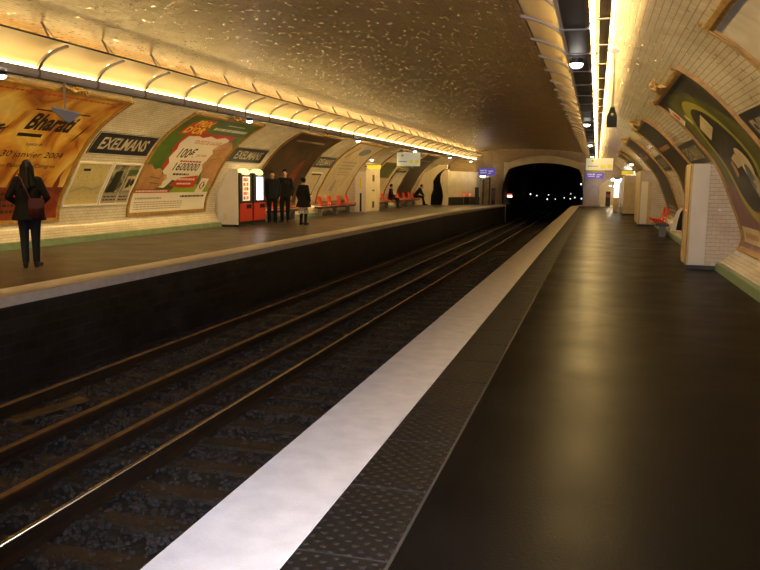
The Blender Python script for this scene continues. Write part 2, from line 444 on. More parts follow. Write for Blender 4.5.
# green skirting
for side in 'LR':
    bm = bmesh.new(); x0 = XL if side == 'L' else XR; sg = 1 if side == 'L' else -1
    P = [(x0-sg*.04, .002), (x0+sg*.035, .002), (x0+sg*.02, .13), (x0-sg*.04, .155)]
    prism(bm, P, 'y', YB, 49. if side == 'L' else YE)
    struct(mesh_obj('baseboard_left' if side == 'L' else 'baseboard_right', bm, M['green']))

# ------------------------------------------------------------------ end wall, tunnel, passages
PC = -3.78
def opening(n=28):
    """tunnel mouth outline in x,z (closed)"""
    pts = [(-5.93, ZB-.05), (-5.93, -.02), (-6.2, .06), (-6.25, .8), (-6.17, 1.4), (-6.02, 2.0), (-5.80, 2.42)]
    for k in range(1, n):
        t = k/n; x = -5.80 + t*(4.62); pts.append((x, 2.42 + .42*math.sin(PI*t)**.8))
    pts += [(-1.18, 2.42), (-1.0, 2.0), (-.9, 1.4), (-.86, .8), (-.85, .1), (ER-.04, -.02), (ER-.04, ZB-.05)]
    return pts
ARCH = [(.28, .0), (.26, .6), (.26, 1.1)] + [(1.03 - .77*math.cos(PI*k/12), 1.1 + .56*math.sin(PI*k/12)) for k in range(1, 12)] + [(1.80, 1.1), (1.86, .6), (1.88, 0.)]
def end_wall():
    bm = bmesh.new(); uvl = bm.loops.layers.uv.new('UVMap')
    outer = [(XL+o, z) for o, z in CURS['L']] + [(XR-o, z) for o, z in CURS['R'][-2::-1]]
    outer = [(XL-.1, ZB-.2)] + [(XL-.05, -.25)] + outer + [(XR+.05, -.25), (XR+.1, ZB-.2)]
    def loop(pts):
        v = [bm.verts.new((x, YE, z)) for x, z in pts]
        return [bm.edges.new((v[i], v[(i+1) % len(v)])) for i in range(len(v))]
    es = loop(outer) + loop(opening()) + loop(ARCH)
    bmesh.ops.triangle_fill(bm, edges=es, use_beauty=True)
    for f in bm.faces:
        for lp in f.loops: lp[uvl].uv = (lp.vert.co.x, lp.vert.co.z)
    me = bpy.data.meshes.new('wall_end'); bm.to_mesh(me); bm.free(); me.materials.append(M['endtile'])
    struct(link(bpy.data.objects.new('wall_end', me)))
end_wall()
def extr(name, pts, y0, y1, m, closed_end=True, mend=None):
    bm = bmesh.new()
    A = [bm.verts.new((x, y0, z)) for x, z in pts]; B = [bm.verts.new((x, y1, z)) for x, z in pts]
    for i in range(len(pts)): bm.faces.new((A[i], A[(i+1) % len(A)], B[(i+1) % len(A)], B[i]))
    if closed_end: bm.faces.new(B)
    me = bpy.data.meshes.new(name); bm.to_mesh(me); bm.free(); me.materials.append(m)
    return struct(link(bpy.data.objects.new(name, me)))
extr('wall_tunnel', opening(), YE+.3, YE+60, M['concrete'])
extr('wall_passage', ARCH, YE, YE+5, M['cream'])
# arch ring and pilasters round the tunnel mouth
bm = bmesh.new()
top = [p for p in opening() if p[1] >= 2.41]
ring = top + [(x, z + .42 + .06*math.sin(PI*(i/(len(top)-1)))) for i, (x, z) in reversed(list(enumerate(top)))]
prism(bm, ring, 'y', YE-.22, YE+.3)
struct(mesh_obj('trim_5', bm, M['cream']))
for i, (xa, xb) in enumerate(((-6.32, -5.86), (-1.12, -.80))):
    bm = bmesh.new(); z0 = 0 if i == 0 else 0
    if i == 0: pl = [(-6.13, 2.86), (-5.8, 2.86), (-5.8, 2.42), (-6.02, 2.0), (-6.13, 1.6)]
    else: pl = [(-1.18, 2.88), (-.86, 2.88), (-.86, 1.5), (-.9, 1.4), (-1.0, 2.0), (-1.18, 2.42)]
    prism(bm, pl, 'y', YE-.24, YE+.3)
    struct(mesh_obj('trim_%d' % (6+i), bm, M['cream']))
# passage arch surround
bm = bmesh.new()
inn = ARCH; outr = [(1.07 + (x-1.07)*1.14, z*1.09) for x, z in ARCH]
prism(bm, inn + outr[::-1], 'y', YE-.12, YE+.02)
struct(mesh_obj('trim_8', bm, M['plaster']))

# ------------------------------------------------------------------ rails and sleepers
def rail(name, X, ztop, label, mtop, head=.072, foot=.14, h=.15, blocks=False):
    w, ft = head/2, foot/2
    zt = ztop; zb = ztop-h
    P = [(-ft, zb), (ft, zb), (ft, zb+.015), (.012, zb+.035), (.012, zt-.04), (w, zt-.03), (w, zt-.008), (w-.008, zt), (-w+.008, zt), (-w, zt-.008), (-w, zt-.03), (-.012, zt-.04), (-.012, zb+.035), (-ft, zb+.015)]
    r = thing(name, label, 'rail', (X, 0, 0))
    bm = bmesh.new(); fs = prism(bm, P, 'y', .5, YE+40)
    mesh_obj('web', bm, M['rail_side'], r)
    bm = bmesh.new(); n = 9
    A = [[bm.verts.new((-w*math.cos(PI*i/(n-1)), y, zt-.012+(.022 if head < .09 else .017)*math.sin(PI*i/(n-1)))) for i in range(n)] for y in (.5, YE+40)]
    for i in range(n-1): bm.faces.new((A[0][i], A[0][i+1], A[1][i+1], A[1][i]))
    for q in A: bm.faces.new(q)
    mesh_obj('head', bm, mtop, r, head < .09)
    if blocks:
        b0 = None
        for k in range(14):
            y = 3.1 + k*2.1
            if b0 is None:
                bm = bmesh.new(); box(bm, -.07, .07, -.08, .08, ZB-.02, zb+.01, bevel=.01); tube(bm, [(0, 0, ZB), (0, 0, zb+.012)], .085, 10)
                b0 = mesh_obj('insulator', bm, M['insul'], r); b0.location = (0, y, 0)
            else:
                c = b0.copy(); COL.objects.link(c); c.parent = r; c.location = (0, y, 0)
    return r
rail('running_rail', -3.82, -1.05, 'bright polished running rail nearest the right platform', M['rail_top'], head=.045)
rail('power_rail', -4.36, -1.02, 'dull brown flat-topped rail just left of the bright rail', M['power_top'], head=.10, h=.10, blocks=True)
rail('power_rail', -5.16, -1.04, 'dull brown flat-topped rail second from the left pit wall', M['power_top'], head=.11, h=.11, blocks=True)
rail('running_rail', -6.22, -1.06, 'dark brown rail closest to the left pit wall', M['power_top'], head=.075)
bm = bmesh.new(); box(bm, -1.30, 1.30, -.12, .12, ZB-.08, ZB+.028, bevel=.012)
sl = mesh_obj('railway_sleeper', bm, M['sleeper'])
sl.location = (-3.1, 2.6, 0); tag(sl, 'dark brown wooden sleeper under the bright rail, beside the right platform', 'sleeper', 'sleepers of the near track')
for k in range(1, 46):
    c = sl.copy(); COL.objects.link(c); c.location = (-3.1 + random.uniform(-.03, .03), 2.6 + k*.62, random.uniform(-.006, .004)); c.rotation_euler = (0, 0, random.uniform(-.012, .012))
bm = bmesh.new(); box(bm, -1.05, 1.05, -.12, .12, ZB-.08, ZB+.022, bevel=.012)
s2 = mesh_obj('railway_sleeper', bm, M['sleeper'])
s2.location = (-5.62, 4.2, 0); tag(s2, 'dark brown wooden sleeper of the far track, beside the left pit wall', 'sleeper', 'sleepers of the far track')
for k in range(1, 42):
    c = s2.copy(); COL.objects.link(c); c.location = (-5.62, 4.2 + k*.62, random.uniform(-.006, .004))
# planks and litter
bm = bmesh.new(); box(bm, -.08, .08, -.5, .5, 0, .03, bevel=.006)
o = mesh_obj('timber_plank', bm, M['power_top']); o.location = (-5.83, 7.25, ZB+.055); o.rotation_euler = (0, 0, -.2)
tag(o, 'short brown timber plank lying beside the far track near the left pit wall', 'plank')
def scrap(x, y, z, s, label):
    bm = bmesh.new(); V = []
    for i in range(4):
        for j in range(4): V.append(bm.verts.new(((i-1.5)*s/3, (j-1.5)*s/2.5, random.uniform(0, s*.3))))
    for i in range(3):
        for j in range(3): bm.faces.new((V[i*4+j], V[i*4+j+1], V[i*4+j+5], V[i*4+j+4]))
    bmesh.ops.solidify(bm, geom=bm.faces[:], thickness=.003)
    o = mesh_obj('litter_scrap', bm, M['paper']); o.location = (x, y, z); tag(o, label, 'litter')
scrap(-2.75, 3.55, ZB+.045, .05, 'white litter scrap on the stones at the bottom left of the platform edge')
scrap(-2.77, 5.15, ZB+.05, .06, 'white litter scrap beside a sleeper midway along the platform edge')
scrap(-5.9, 6.95, ZB+.05, .07, 'pale litter scrap near the timber plank on the far track')

# ------------------------------------------------------------------ light troughs
ARCS = [(-.10, 2.975), (-.13, 3.05), (-.18, 3.13), (-.25, 3.19), (-.34, 3.24), (-.48, 3.295), (-.63, 3.335)]
def trough(sx, label, group, y0, tubes):
    """sx=+1: track on the -x side (right platform); -1 mirrored"""
    Lm = 1.39
    t = thing('light_trough', label, 'light', (0, y0, 0), 0, group)
    fl = lambda pts: [(sx*x, z) for x, z in pts]
    bm = bmesh.new()
    prism(bm, fl([(-.15, 2.90), (-.11, 2.872), (.08, 2.872), (.115, 2.90), (.115, 2.962), (.10, 2.962), (.09, 2.91), (-.12, 2.91), (-.138, 2.985), (-.153, 2.985)]), 'y', -Lm/2, Lm/2)
    mesh_obj('gutter', bm, M['gut_shaded'], t)
    bm = bmesh.new(); prism(bm, fl([(-.153, 2.985), (-.160, 2.985), (-.160, 2.897), (-.120, 2.866), (-.117, 2.871), (-.153, 2.90)]), 'y', -Lm/2, Lm/2)
    mesh_obj('front_lip', bm, M['gut_lit'], t)
    bm = bmesh.new(); sheet(bm, fl([(.098, 2.96), (.088, 3.05), (.06, 3.16), (.03, 3.25)]), .004, -Lm/2, Lm/2)
    mesh_obj('screen', bm, M['gut_shaded'], t)  # unseen baffle, added to keep direct tube light off the vault
    bm = bmesh.new(); tube(bm, [(sx*-.15, -Lm/2+.05, 3.275), (sx*-.15, Lm/2-.05, 3.275)], .016, 6)
    mesh_obj('added_uplight', bm, tubes[2], t)  # extra hidden tube, added to spread soft light over the vault
    bm = bmesh.new(); FP = fl(ARCS)
    A = [[bm.verts.new((x, y, z)) for x, z in FP] for y in (-Lm/2, Lm/2)]
    for i in range(len(FP)-1): bm.faces.new((A[0][i], A[0][i+1], A[1][i+1], A[1][i]))
    mesh_obj('reflector', bm, M['reflector'], t, smooth=True)
    bm = bmesh.new(); tube(bm, [(sx*-.640, -Lm/2, 3.338), (sx*-.640, Lm/2, 3.338)], .014, 6)
    mesh_obj('edge_bar', bm, M['darkmetal'], t)
    bm = bmesh.new(); sheet(bm, [(x-.022*sx, z-.03) for x, z in fl(ARCS)], .03*(1 if sx > 0 else -1), Lm/2-.06, Lm/2+.0)
    box(bm, sx*-.165, sx*.12, Lm/2-.035, Lm/2, 2.862, 2.99)
    box(bm, *sorted((sx*.115, sx*.30)), Lm/2-.03, Lm/2, 2.950, 2.962)
    mesh_obj('rib', bm, M['ribgrey'], t)
    bm = bmesh.new(); sheet(bm, fl([(.195, 2.986), (.25, 2.998), (.30, 3.02)]), .004, -Lm/2, Lm/2)
    mesh_obj('flange', bm, M['flange'], t)
    bm = bmesh.new(); tube(bm, [(sx*-.122, -Lm/2+.05, 2.997), (sx*-.122, Lm/2-.05, 2.997)], .016, 6)
    mesh_obj('front_tube', bm, tubes[0], t)
    bm = bmesh.new(); tube(bm, [(sx*.138, -Lm/2+.03, 2.985), (sx*.138, Lm/2-.03, 2.985)], .018, 6)
    mesh_obj('rear_tube', bm, tubes[1], t)
    bm = bmesh.new()
    return t
def vault_z(X):
    o = min(X-XL, XR-X); CUR = CURS['L' if X-XL < XR-X else 'R']
    for a, b in zip(CUR, CUR[1:]):
        if a[0] <= o <= b[0]: return a[1] + (b[1]-a[1])*(o-a[0])/(b[0]-a[0])
    return CUR[-1][1]
def brackets(t, sx, X):
    bm = bmesh.new()
    zt = vault_z(X + sx*-.47) - X*0
    tube(bm, [(sx*-.60, .35, 3.345), (sx*-.47, .35, zt-.01)], .014, 6)
    tube(bm, [(sx*-.62, .45, 3.345), (sx*-.47, .37, zt-.02)], .006, 5)
    box(bm, sx*-.47-.04, sx*-.47+.04, .31, .39, zt-.02, zt+.0)
    mesh_obj('bracket', bm, M['grey'], t)
XGL, XGR = -8.10, -.25
LY = [9.30 + 1.4*k for k in range(-9, 32)]
RY = [8.40 + 1.4*k for k in range(-9, 33)]
tl = trough(-1, 'cream reflector light trough with glowing tubes, one of the run above the left platform', 'light troughs above the left platform', LY[0], [emit('warm_tube_left_front', WARM, 36), emit('warm_tube_left_rear', WARM, 150), emit('added_uplight_left', WARM, 30)]); tl.location.x = XGL; tl.location.z = .03; brackets(tl, -1, XGL)
for yv in LY[1:]: dup(tl, (XGL, yv, .03))
tr = trough(1, 'cream reflector light trough with grey gutter, one of the run above the right platform', 'light troughs above the right platform', RY[0], [emit('warm_tube_right_front', WARM, 16), emit('warm_tube_right_rear', WARM, 92), emit('added_uplight_right', WARM, 45)]); tr.location.x = XGR; brackets(tr, 1, XGR)
for yv in RY[1:]: dup(tr, (XGR, yv, 0))

# round emergency lamps
def lamp(label, loc, group=None, s=1., arm=None):
    t = thing('bulkhead_lamp', label, 'lamp', loc, 0, group)
    bm = bmesh.new(); tube(bm, [(0, 0, .07), (0, 0, .03)], .06*s, 12); mesh_obj('base', bm, M['grey'], t)
    bm = bmesh.new(); ball(bm, (0, 0, 0), (.075*s, .075*s, .05*s), 14); mesh_obj('glass', bm, M['bulb'], t, True)
    bm = bmesh.new(); tube(bm, [(-.078*s, 0, .0), (.078*s, 0, .0)], .008, 6); tube(bm, [(0, 0, .055), (0, 0, .0)], [.079*s, .079*s], 14, caps=False); mesh_obj('guard', bm, M['darkmetal'], t)
    if arm:
        bm = bmesh.new(); tube(bm, [(0, 0, .06), (arm[0]*.5, arm[1]*.5, .09), arm], .014, 6); mesh_obj('arm', bm, M['grey'], t)
    return t
ordn = ['nearest', 'second', 'third', 'fourth', 'fifth', 'sixth']
for i, yv in enumerate((9.25, 17.3, 26.1, 34.9, 43.6, 51.2)): lamp('round white lamp under the left light trough, %s from the camera' % ordn[i], (XGL+.10, yv, 2.83))
for i, yv in enumerate((9.35, 18.7, 28.5, 40.)): lamp('round white lamp under the right light trough gutter, %s from the camera' % ordn[i], (XGR-.04, yv, 2.80))

# ------------------------------------------------------------------ wall-mounted sheets (posters, plates)
def text_polys(body, height, width=None, shear=0., bold=0.):
    cu = bpy.data.curves.new('t', 'FONT'); cu.body = body; cu.size = 1; cu.resolution_u = 2; cu.shear = shear; cu.offset = bold
    ob = bpy.data.objects.new('t', cu); COL.objects.link(ob)
    dg = bpy.context.evaluated_depsgraph_get(); me = ob.evaluated_get(dg).to_mesh()
    vs = [(v.co.x, v.co.y) for v in me.vertices]; fs = [tuple(p.vertices) for p in me.polygons]
    ob.evaluated_get(dg).to_mesh_clear()
    bpy.data.objects.remove(ob); bpy.data.curves.remove(cu)
    x0 = min(v[0] for v in vs); x1 = max(v[0] for v in vs); y0 = min(v[1] for v in vs); y1 = max(v[1] for v in vs)
    k = height/(y1-y0); kx = (width/(x1-x0)) if width else k
    return [((v[0]-(x0+x1)/2)*kx, (v[1]-(y0+y1)/2)*k) for v in vs], fs

class Sheet:
    def __init__(s, side, y0, y1, s0, s1):
        s.side, s.y0, s.y1, s.s0, s.s1 = side, y0, y1, s0, s1
        s.W, s.H = y1-y0, s1-s0; s.items = []; s.mats = []
    def mi(s, m):
        if m not in s.mats: s.mats.append(m)
        return s.mats.index(m)
    def poly(s, pts, m, layer=1): s.items.append((list(pts), [tuple(range(len(pts)))], s.mi(m), layer)); return s
    def rect(s, u0, u1, v0, v1, m, layer=1): return s.poly([(u0, v0), (u1, v0), (u1, v1), (u0, v1)], m, layer)
    def disc(s, u, v, ru, rv, m, layer=1, n=24, a0=0, a1=2*PI):
        return s.poly([(u + ru*math.cos(a0+(a1-a0)*k/n), v + rv*math.sin(a0+(a1-a0)*k/n)) for k in range(n if a1-a0 > 6.2 else n+1)], m, layer)
    def ring(s, u, v, ru, rv, w, m, layer=1, a0=0., a1=2*PI, n=32):
        for k in range(n):
            t0 = a0+(a1-a0)*k/n; t1 = a0+(a1-a0)*(k+1)/n
            s.poly([(u+ru*math.cos(t0), v+rv*math.sin(t0)), (u+ru*math.cos(t1), v+rv*math.sin(t1)), (u+(ru-w)*math.cos(t1), v+(rv-w)*math.sin(t1)), (u+(ru-w)*math.cos(t0), v+(rv-w)*math.sin(t0))], m, layer)
        return s
    def text(s, body, u, v, h, m, layer=2, width=None, shear=0., bold=0.):
        vs, fs = text_polys(body, h, width, shear, bold)
        s.items.append(([(x+u, y+v) for x, y in vs], fs, s.mi(m), layer)); return s
    def lines(s, u0, u1, v, h, m, n=1, gap=.05, layer=2):
        """rows of print too small to read: broken bars"""
        for r in range(n):
            u = u0
            while u < u1-.05:
                w = random.uniform(.05, .16); s.rect(u, min(u+w, u1), v-r*gap-h, v-r*gap, m, layer); u += w+.03
        return s
    def build(s, name, parent, base=.012, step=.003):
        bm = bmesh.new(); uvl = bm.loops.layers.uv.new('UVMap')
        for pts, fs, mi, layer in s.items:
            b2 = bmesh.new(); V = [b2.verts.new((p[0], p[1], 0)) for p in pts]
            for f in fs:
                try: b2.faces.new([V[i] for i in f])
                except ValueError: pass
            v = math.ceil(min(p[1] for p in pts)/.08)*.08; vm = max(p[1] for p in pts)
            while v < vm:
                bmesh.ops.bisect_plane(b2, geom=b2.verts[:]+b2.edges[:]+b2.faces[:], plane_co=(0, v, 0), plane_no=(0, 1, 0)); v += .08
            mp = {}
            for q in b2.verts:
                u, w = q.co.x, q.co.y
                X, Z = at_s(s.side, s.s0+w, base+step*layer)
                mp[q] = (bm.verts.new((X, (s.y0+u) if s.side == 'L' else (s.y1-u), Z)), (u, w))
            for f in b2.faces:
                nf = bm.faces.new([mp[q][0] for q in f.verts]); nf.material_index = mi
                for lp, q in zip(nf.loops, f.verts): lp[uvl].uv = mp[q][1]
            b2.free()
        me = bpy.data.meshes.new(name); bm.to_mesh(me); bm.free()
        for m in s.mats: me.materials.append(m)
        return link(bpy.data.objects.new(name, me), parent)

def strip(bm, side, ya, yb, sa, sb, o0, o1, mi=0):
    """curved bar on the wall between arc lengths sa..sb, offset o0..o1"""
    n = max(1, int((sb-sa)/.12)); R = []
    for k in range(n+1):
        q = sa+(sb-sa)*k/n
        a = at_s(side, q, o0); b = at_s(side, q, o1)
        R.append([bm.verts.new((a[0], ya, a[1])), bm.verts.new((b[0], ya, b[1])), bm.verts.new((b[0], yb, b[1])), bm.verts.new((a[0], yb, a[1]))])
    for r0, r1 in zip(R, R[1:]):
        for k in range(4):
            f = bm.faces.new((r0[k], r0[(k+1) % 4], r1[(k+1) % 4], r1[k])); f.material_index = mi
    for r in (R[0], R[-1]):
        f = bm.faces.new(r); f.material_index = mi

def frame(side, y0, y1, s0, s1, w, t, m, parent, name='frame', inner=True):
    bm = bmesh.new()
    strip(bm, side, y0, y1, s0, s0+w, -.01, t); strip(bm, side, y0, y1, s1-w, s1, -.01, t)
    strip(bm, side, y0, y0+w, s0+w, s1-w, -.01, t); strip(bm, side, y1-w, y1, s0+w, s1-w, -.01, t)
    if inner:
        g = w*.45
        for a, b, c, d in ((y0-.02, y1+.02, s0-.02, s0+g), (y0-.02, y1+.02, s1-g, s1+.02)): strip(bm, side, a, b, c, d, 0, t*1.35)
        for a, b in ((y0-.02, y0+g), (y1-g, y1+.02)): strip(bm, side, a, b, s0+g, s1-g, 0, t*1.35)
    return mesh_obj(name, bm, m, parent)

def crest(side, yc, s, parent, k=1.):
    """gilded scroll ornament over the top of a frame"""
    bm = bmesh.new()
    def P(u, v, off): X, Z = at_s(side, s+v, off); return (X, yc+u, Z)
    for sg in (-1, 1):
        pts = [P(sg*k*(.06+.48*t), .05 + .07*math.sin(PI*t*1.6)*k, .05) for t in [i/8 for i in range(9)]]
        tube(bm, pts, [.03, .034, .03, .024, .02, .024, .022, .015, .01], 8)
        c = [P(sg*k*(.30 + .07*math.cos(a)), .09+.06*math.sin(a), .06) for a in [i*.6 for i in range(9)]]
        tube(bm, c, .014, 6)
    ball(bm, P(0, .09, .05), (.05, .08, .06), 10); ball(bm, P(0, .17, .04), (.045, .05, .045), 8)
    return mesh_obj('crest', bm, M['gold'], parent, True)

def corner_scroll(side, y, s, sg, parent):
    bm = bmesh.new()
    c = []
    for i in range(10):
        a = i*.55; r = .05-.0035*i
        X, Z = at_s(side, s+.04+r*math.sin(a), .05); c.append((X, y+sg*r*math.cos(a), Z))
    tube(bm, c, .011, 6)
    return mesh_obj('corner_scroll', bm, M['gold'], parent, True)

SB, ST = s_of_z(.50), s_of_z(3.03)
SBR, STR = s_of_z(.38, 'R'), s_of_z(2.86, 'R')
def poster_thing(side, y0, y1, label, fm=None, s0=None, s1=None, w=.075, with_crest=True):
    s0 = s0 if s0 is not None else (SB if side == 'L' else SBR); s1 = s1 if s1 is not None else (ST if side == 'L' else STR)
    t = thing('advertising_poster', label, 'poster')
    fr = frame(side, y0, y1, s0, s1, w, .036, fm or M['gold'], t)
    if with_crest:
        crest(side, (y0+y1)/2, s1, fr); corner_scroll(side, y0+.12, s1, 1, fr); corner_scroll(side, y1-.12, s1, -1, fr)
    return t, Sheet(side, y0+w*.7, y1-w*.7, s0+w*.7, s1-w*.7)

def noise_mat(name, stops, scale=2., detail=8, dist=1.2, rough=.45, stretch=(1, 1, 1)):
    m, nt, b = nt_new(name); L = nt.links
    uv = nt.nodes.new('ShaderNodeUVMap'); mp = nt.nodes.new('ShaderNodeMapping'); mp.inputs['Scale'].default_value = stretch
    n = nt.nodes.new('ShaderNodeTexNoise'); n.inputs['Scale'].default_value = scale; n.inputs['Detail'].default_value = detail; n.inputs['Distortion'].default_value = dist
    r = nt.nodes.new('ShaderNodeValToRGB')
    while len(r.color_ramp.elements) < len(stops): r.color_ramp.elements.new(.5)
    for e, (p, c) in zip(r.color_ramp.elements, stops): e.position = p; e.color = (*c, 1)
    L.new(uv.outputs['UV'], mp.inputs['Vector']); L.new(mp.outputs[0], n.inputs['Vector']); L.new(n.outputs['Fac'], r.inputs['Fac']); L.new(r.outputs['Color'], b.inputs['Base Color'])
    b.inputs['Roughness'].default_value = rough
    return m
PM = dict(
    fire=noise_mat('flame_painting', [(.27, (.20, .04, .008)), (.41, (.44, .18, .022)), (.54, (.58, .34, .055)), (.70, (.70, .53, .18))], 1.5, stretch=(1, .8, 1), dist=.9),
    darkred=noise_mat('dark_red_print', [(.3, (.12, .01, .006)), (.7, (.26, .05, .015))], 3),
    crimson=mat('crimson_print', (.50, .03, .015), .45),
    leaf=noise_mat('leaf_green_print', [(.3, (.045, .11, .012)), (.7, (.10, .19, .03))], 1.2),
    lime=mat('lime_print', (.28, .40, .03), .45),
    pwhite=mat('white_print', (.80, .76, .70), .45),
    hand=noise_mat('hand_print', [(.3, (.34, .17, .07)), (.7, (.52, .29, .13))], 2.5),
    nail=mat('nail_print', (.60, .38, .22), .4),
    yel=mat('yellow_print', (.85, .62, .04), .45),
    navy=mat('navy_print', (.02, .04, .20), .45),
    brown=noise_mat('dark_brown_print', [(.3, (.014, .009, .005)), (.55, (.045, .026, .010)), (.75, (.10, .055, .02))], 1.4),
    pale=noise_mat('pale_print', [(.35, (.50, .42, .28)), (.65, (.66, .57, .40))], 1.2),
    greyp=mat('grey_print', (.36, .31, .24), .5),
    map=noise_mat('street_map_print', [(.35, (.50, .40, .15)), (.5, (.60, .50, .22)), (.6, (.46, .42, .26)), (.7, (.66, .56, .28))], 9, dist=.2),
    olivemap=mat('river_print', (.42, .40, .24), .5),
    photo=noise_mat('grey_photo_print', [(.35, (.04, .045, .03)), (.5, (.25, .24, .16)), (.65, (.50, .46, .32))], 2.4, dist=2),
    olive=noise_mat('olive_print', [(.3, (.05, .06, .012)), (.7, (.12, .13, .025))], 1.3),
    olivering=mat('olive_ring_print', (.30, .29, .03), .45),
    dk=noise_mat('near_black_print', [(.35, (.010, .011, .010)), (.7, (.035, .035, .028))], 2),
    mauve=noise_mat('mauve_print', [(.35, (.12, .05, .07)), (.7, (.22, .11, .12))], 2),
    greyblue=mat('grey_blue_print', (.10, .12, .18), .45),
    palewhite=noise_mat('pale_white_print', [(.35, (.50, .46, .40)), (.7, (.66, .62, .55))], 1.5),
)

# --- left poster 1 : flames
t, S = poster_thing('L', 10.55, 14.62, 'large orange flame poster behind the woman in the black coat')
W, H = S.W, S.H
S.rect(0, W, 0, H, PM['fire'], 0)
S.rect(0, W, 0, .78, PM['darkred'], 1)
random.seed(3)
for k in range(26):   # flame tongues rising out of the dark red band
    u = k*W/26 + random.uniform(-.05, .05); hgt = random.uniform(.12, .5)
    S.poly([(u-.09, .74), (u+.10, .74), (u+.05, .74+hgt*.5), (u+.09, .74+hgt), (u-.03, .74+hgt*.55)], PM['fire'] if k % 3 else PM['darkred'], 2)
S.lines(.3, W-.5, .62, .06, M['ink'], 4, .13, 3)
S.lines(.2, W-.2, H-.12, .05, PM['crimson'], 1, layer=2)
S.text('Bharati', W-1.42, 2.30, .46, M['ink'], 4, 1.30, shear=.1, bold=.035)
S.rect(W-2.2, W-.6, 2.60, 2.64, M['ink'], 3)
S.rect(W-2.12, W-1.46, 1.90, 1.98, M['ink'], 3)
S.text('à partir du', W-1.5, 1.72, .10, M['ink'], 3)
S.text('30 janvier 2004', W-1.38, 1.47, .19, M['ink'], 3, 1.75, shear=.15)
S.text('au Palais des Congrès', W-1.38, 1.22, .12, M['ink'], 3, 1.6)
S.poly([(.9, 2.0), (1.35, 2.16), (1.42, 2.12), (1.3, 2.06), (1.55, 2.1), (1.3, 1.98)], M['ink'], 3)
S.poly([(W-.55, 1.75), (W-.36, 2.1), (W-.3, 2.4), (W-.42, 2.1)], M['ink'], 3)
S.poly([(W-2.6, 1.8), (W-2.48, 2.1), (W-2.42, 2.3), (W-2.55, 2.0)], M['ink'], 3)
S.build('poster_sheet', t)

# --- left poster 2 : green, two hands and a torn card
t, S = poster_thing('L', 17.25, 21.32, 'green poster with two hands tearing a white prize card, left of the vending machines')
W, H = S.W, S.H
S.rect(0, W, 0, H, PM['leaf'], 0)
S.rect(0, W, 0, .55, PM['pwhite'], 2)
S.lines(.2, 1.5, .42, .05, PM['greyp'], 1, layer=3); S.lines(2.4, W-.2, .46, .06, M['ink'], 1, layer=3); S.lines(.2, 2.6, .30, .025, PM['greyp'], 4, .06, 3)
S.poly([(1.75, .55), (W, .55), (W, .78), (1.9, .85)], PM['lime'], 2)
S.rect(0, 1.75, .55, .66, PM['crimson'], 3); S.lines(.1, 1.65, .63, .05, PM['pwhite'], 1, layer=4)
card = [(1.0, .72), (1.2, 1.0), (.92, 1.2), (1.02, 1.45), (.86, 1.62), (.98, 1.9), (.88, 2.1), (1.0, 2.38), (1.5, 2.42), (1.75, 2.36), (2.1, 2.46), (2.5, 2.38), (2.9, 2.47), (3.25, 2.40), (3.4, 2.2), (3.35, 1.7), (3.0, 1.3), (2.9, .95), (2.3, 1.0), (1.9, .9), (1.6, .95), (1.35, .7)]
S.poly([(.78, 1.3), (.86, 1.75), (.74, 2.0), (.85, 2.5), (1.6, 2.56), (3.5, 2.56), (3.45, 2.3), (3.2, 2.3), (1.4, 2.2), (1.2, 1.2)], PM['crimson'], 1)
S.poly(card, PM['pwhite'], 2)
S.poly([(1.55, .78), (1.95, 1.02), (2.9, 1.1), (2.95, .72), (2.2, .70)], PM['crimson'], 3)
S.lines(1.9, 2.8, 1.0, .06, PM['pwhite'], 1, layer=4); S.lines(1.9, 2.7, .86, .05, PM['pwhite'], 1, layer=4)
S.text('TENTEZ DE GAGNER', 2.28, 2.20, .13, PM['crimson'], 3, 1.5)
S.text('100€', 1.62, 1.80, .34, M['ink'], 3, .85, shear=.15, bold=.015); S.text('par mois', 2.45, 1.74, .13, PM['crimson'], 3, .55)
S.lines(1.5, 2.7, 1.56, .05, PM['crimson'], 1, layer=3)
S.text('1600000', 2.02, 1.36, .26, M['ink'], 3, 1.35, shear=.15, bold=.012)
S.lines(1.5, 2.4, 1.15, .06, M['ink'], 1, layer=3)
# left hand
S.poly([(0, .66), (0, 1.35), (.25, 1.40), (.5, 1.25), (.72, 1.30), (.9, 1.22), (.95, 1.12), (1.2, 1.10), (1.28, .98), (1.15, .9), (1.16, .78), (1.0, .70), (.9, .66)], PM['hand'], 3)
S.poly([(1.08, 1.08), (1.22, 1.07), (1.26, .98), (1.15, .96)], PM['nail'], 4)
for a in ((.5, .85, 1.0, .82), (.45, 1.02, .95, .97)): S.poly([(a[0], a[1]), (a[2], a[3]), (a[2], a[3]+.02), (a[0], a[1]+.03)], M['bronze'], 4)
# right hand
S.poly([(W, .72), (W, 2.05), (3.6, 2.3), (3.3, 2.32), (2.95, 2.12), (2.85, 1.95), (3.0, 1.85), (2.9, 1.6), (2.8, 1.45), (2.95, 1.3), (3.1, 1.0), (3.15, .72)], PM['hand'], 3)
S.poly([(2.88, 2.0), (3.0, 2.14), (3.12, 2.1), (3.02, 1.94)], PM['nail'], 4)
for a in ((3.05, 1.6, 3.6, 1.7), (3.05, 1.95, 3.6, 2.05)): S.poly([(a[0], a[1]), (a[2], a[3]), (a[2], a[3]+.03), (a[0], a[1]+.02)], M['bronze'], 4)
# logo chip
S.poly([(3.12, .55), (3.58, .55), (3.62, 1.0), (3.18, 1.02)], PM['pwhite'], 4)
S.poly([(3.2, .78), (3.33, .92), (3.33, .85), (3.28, .78), (3.33, .71), (3.33, .64)], PM['crimson'], 5)
S.poly([(3.52, .78), (3.38, .94), (3.36, .86), (3.42, .86), (3.42, .70), (3.36, .70), (3.38, .62)], PM['navy'], 5)
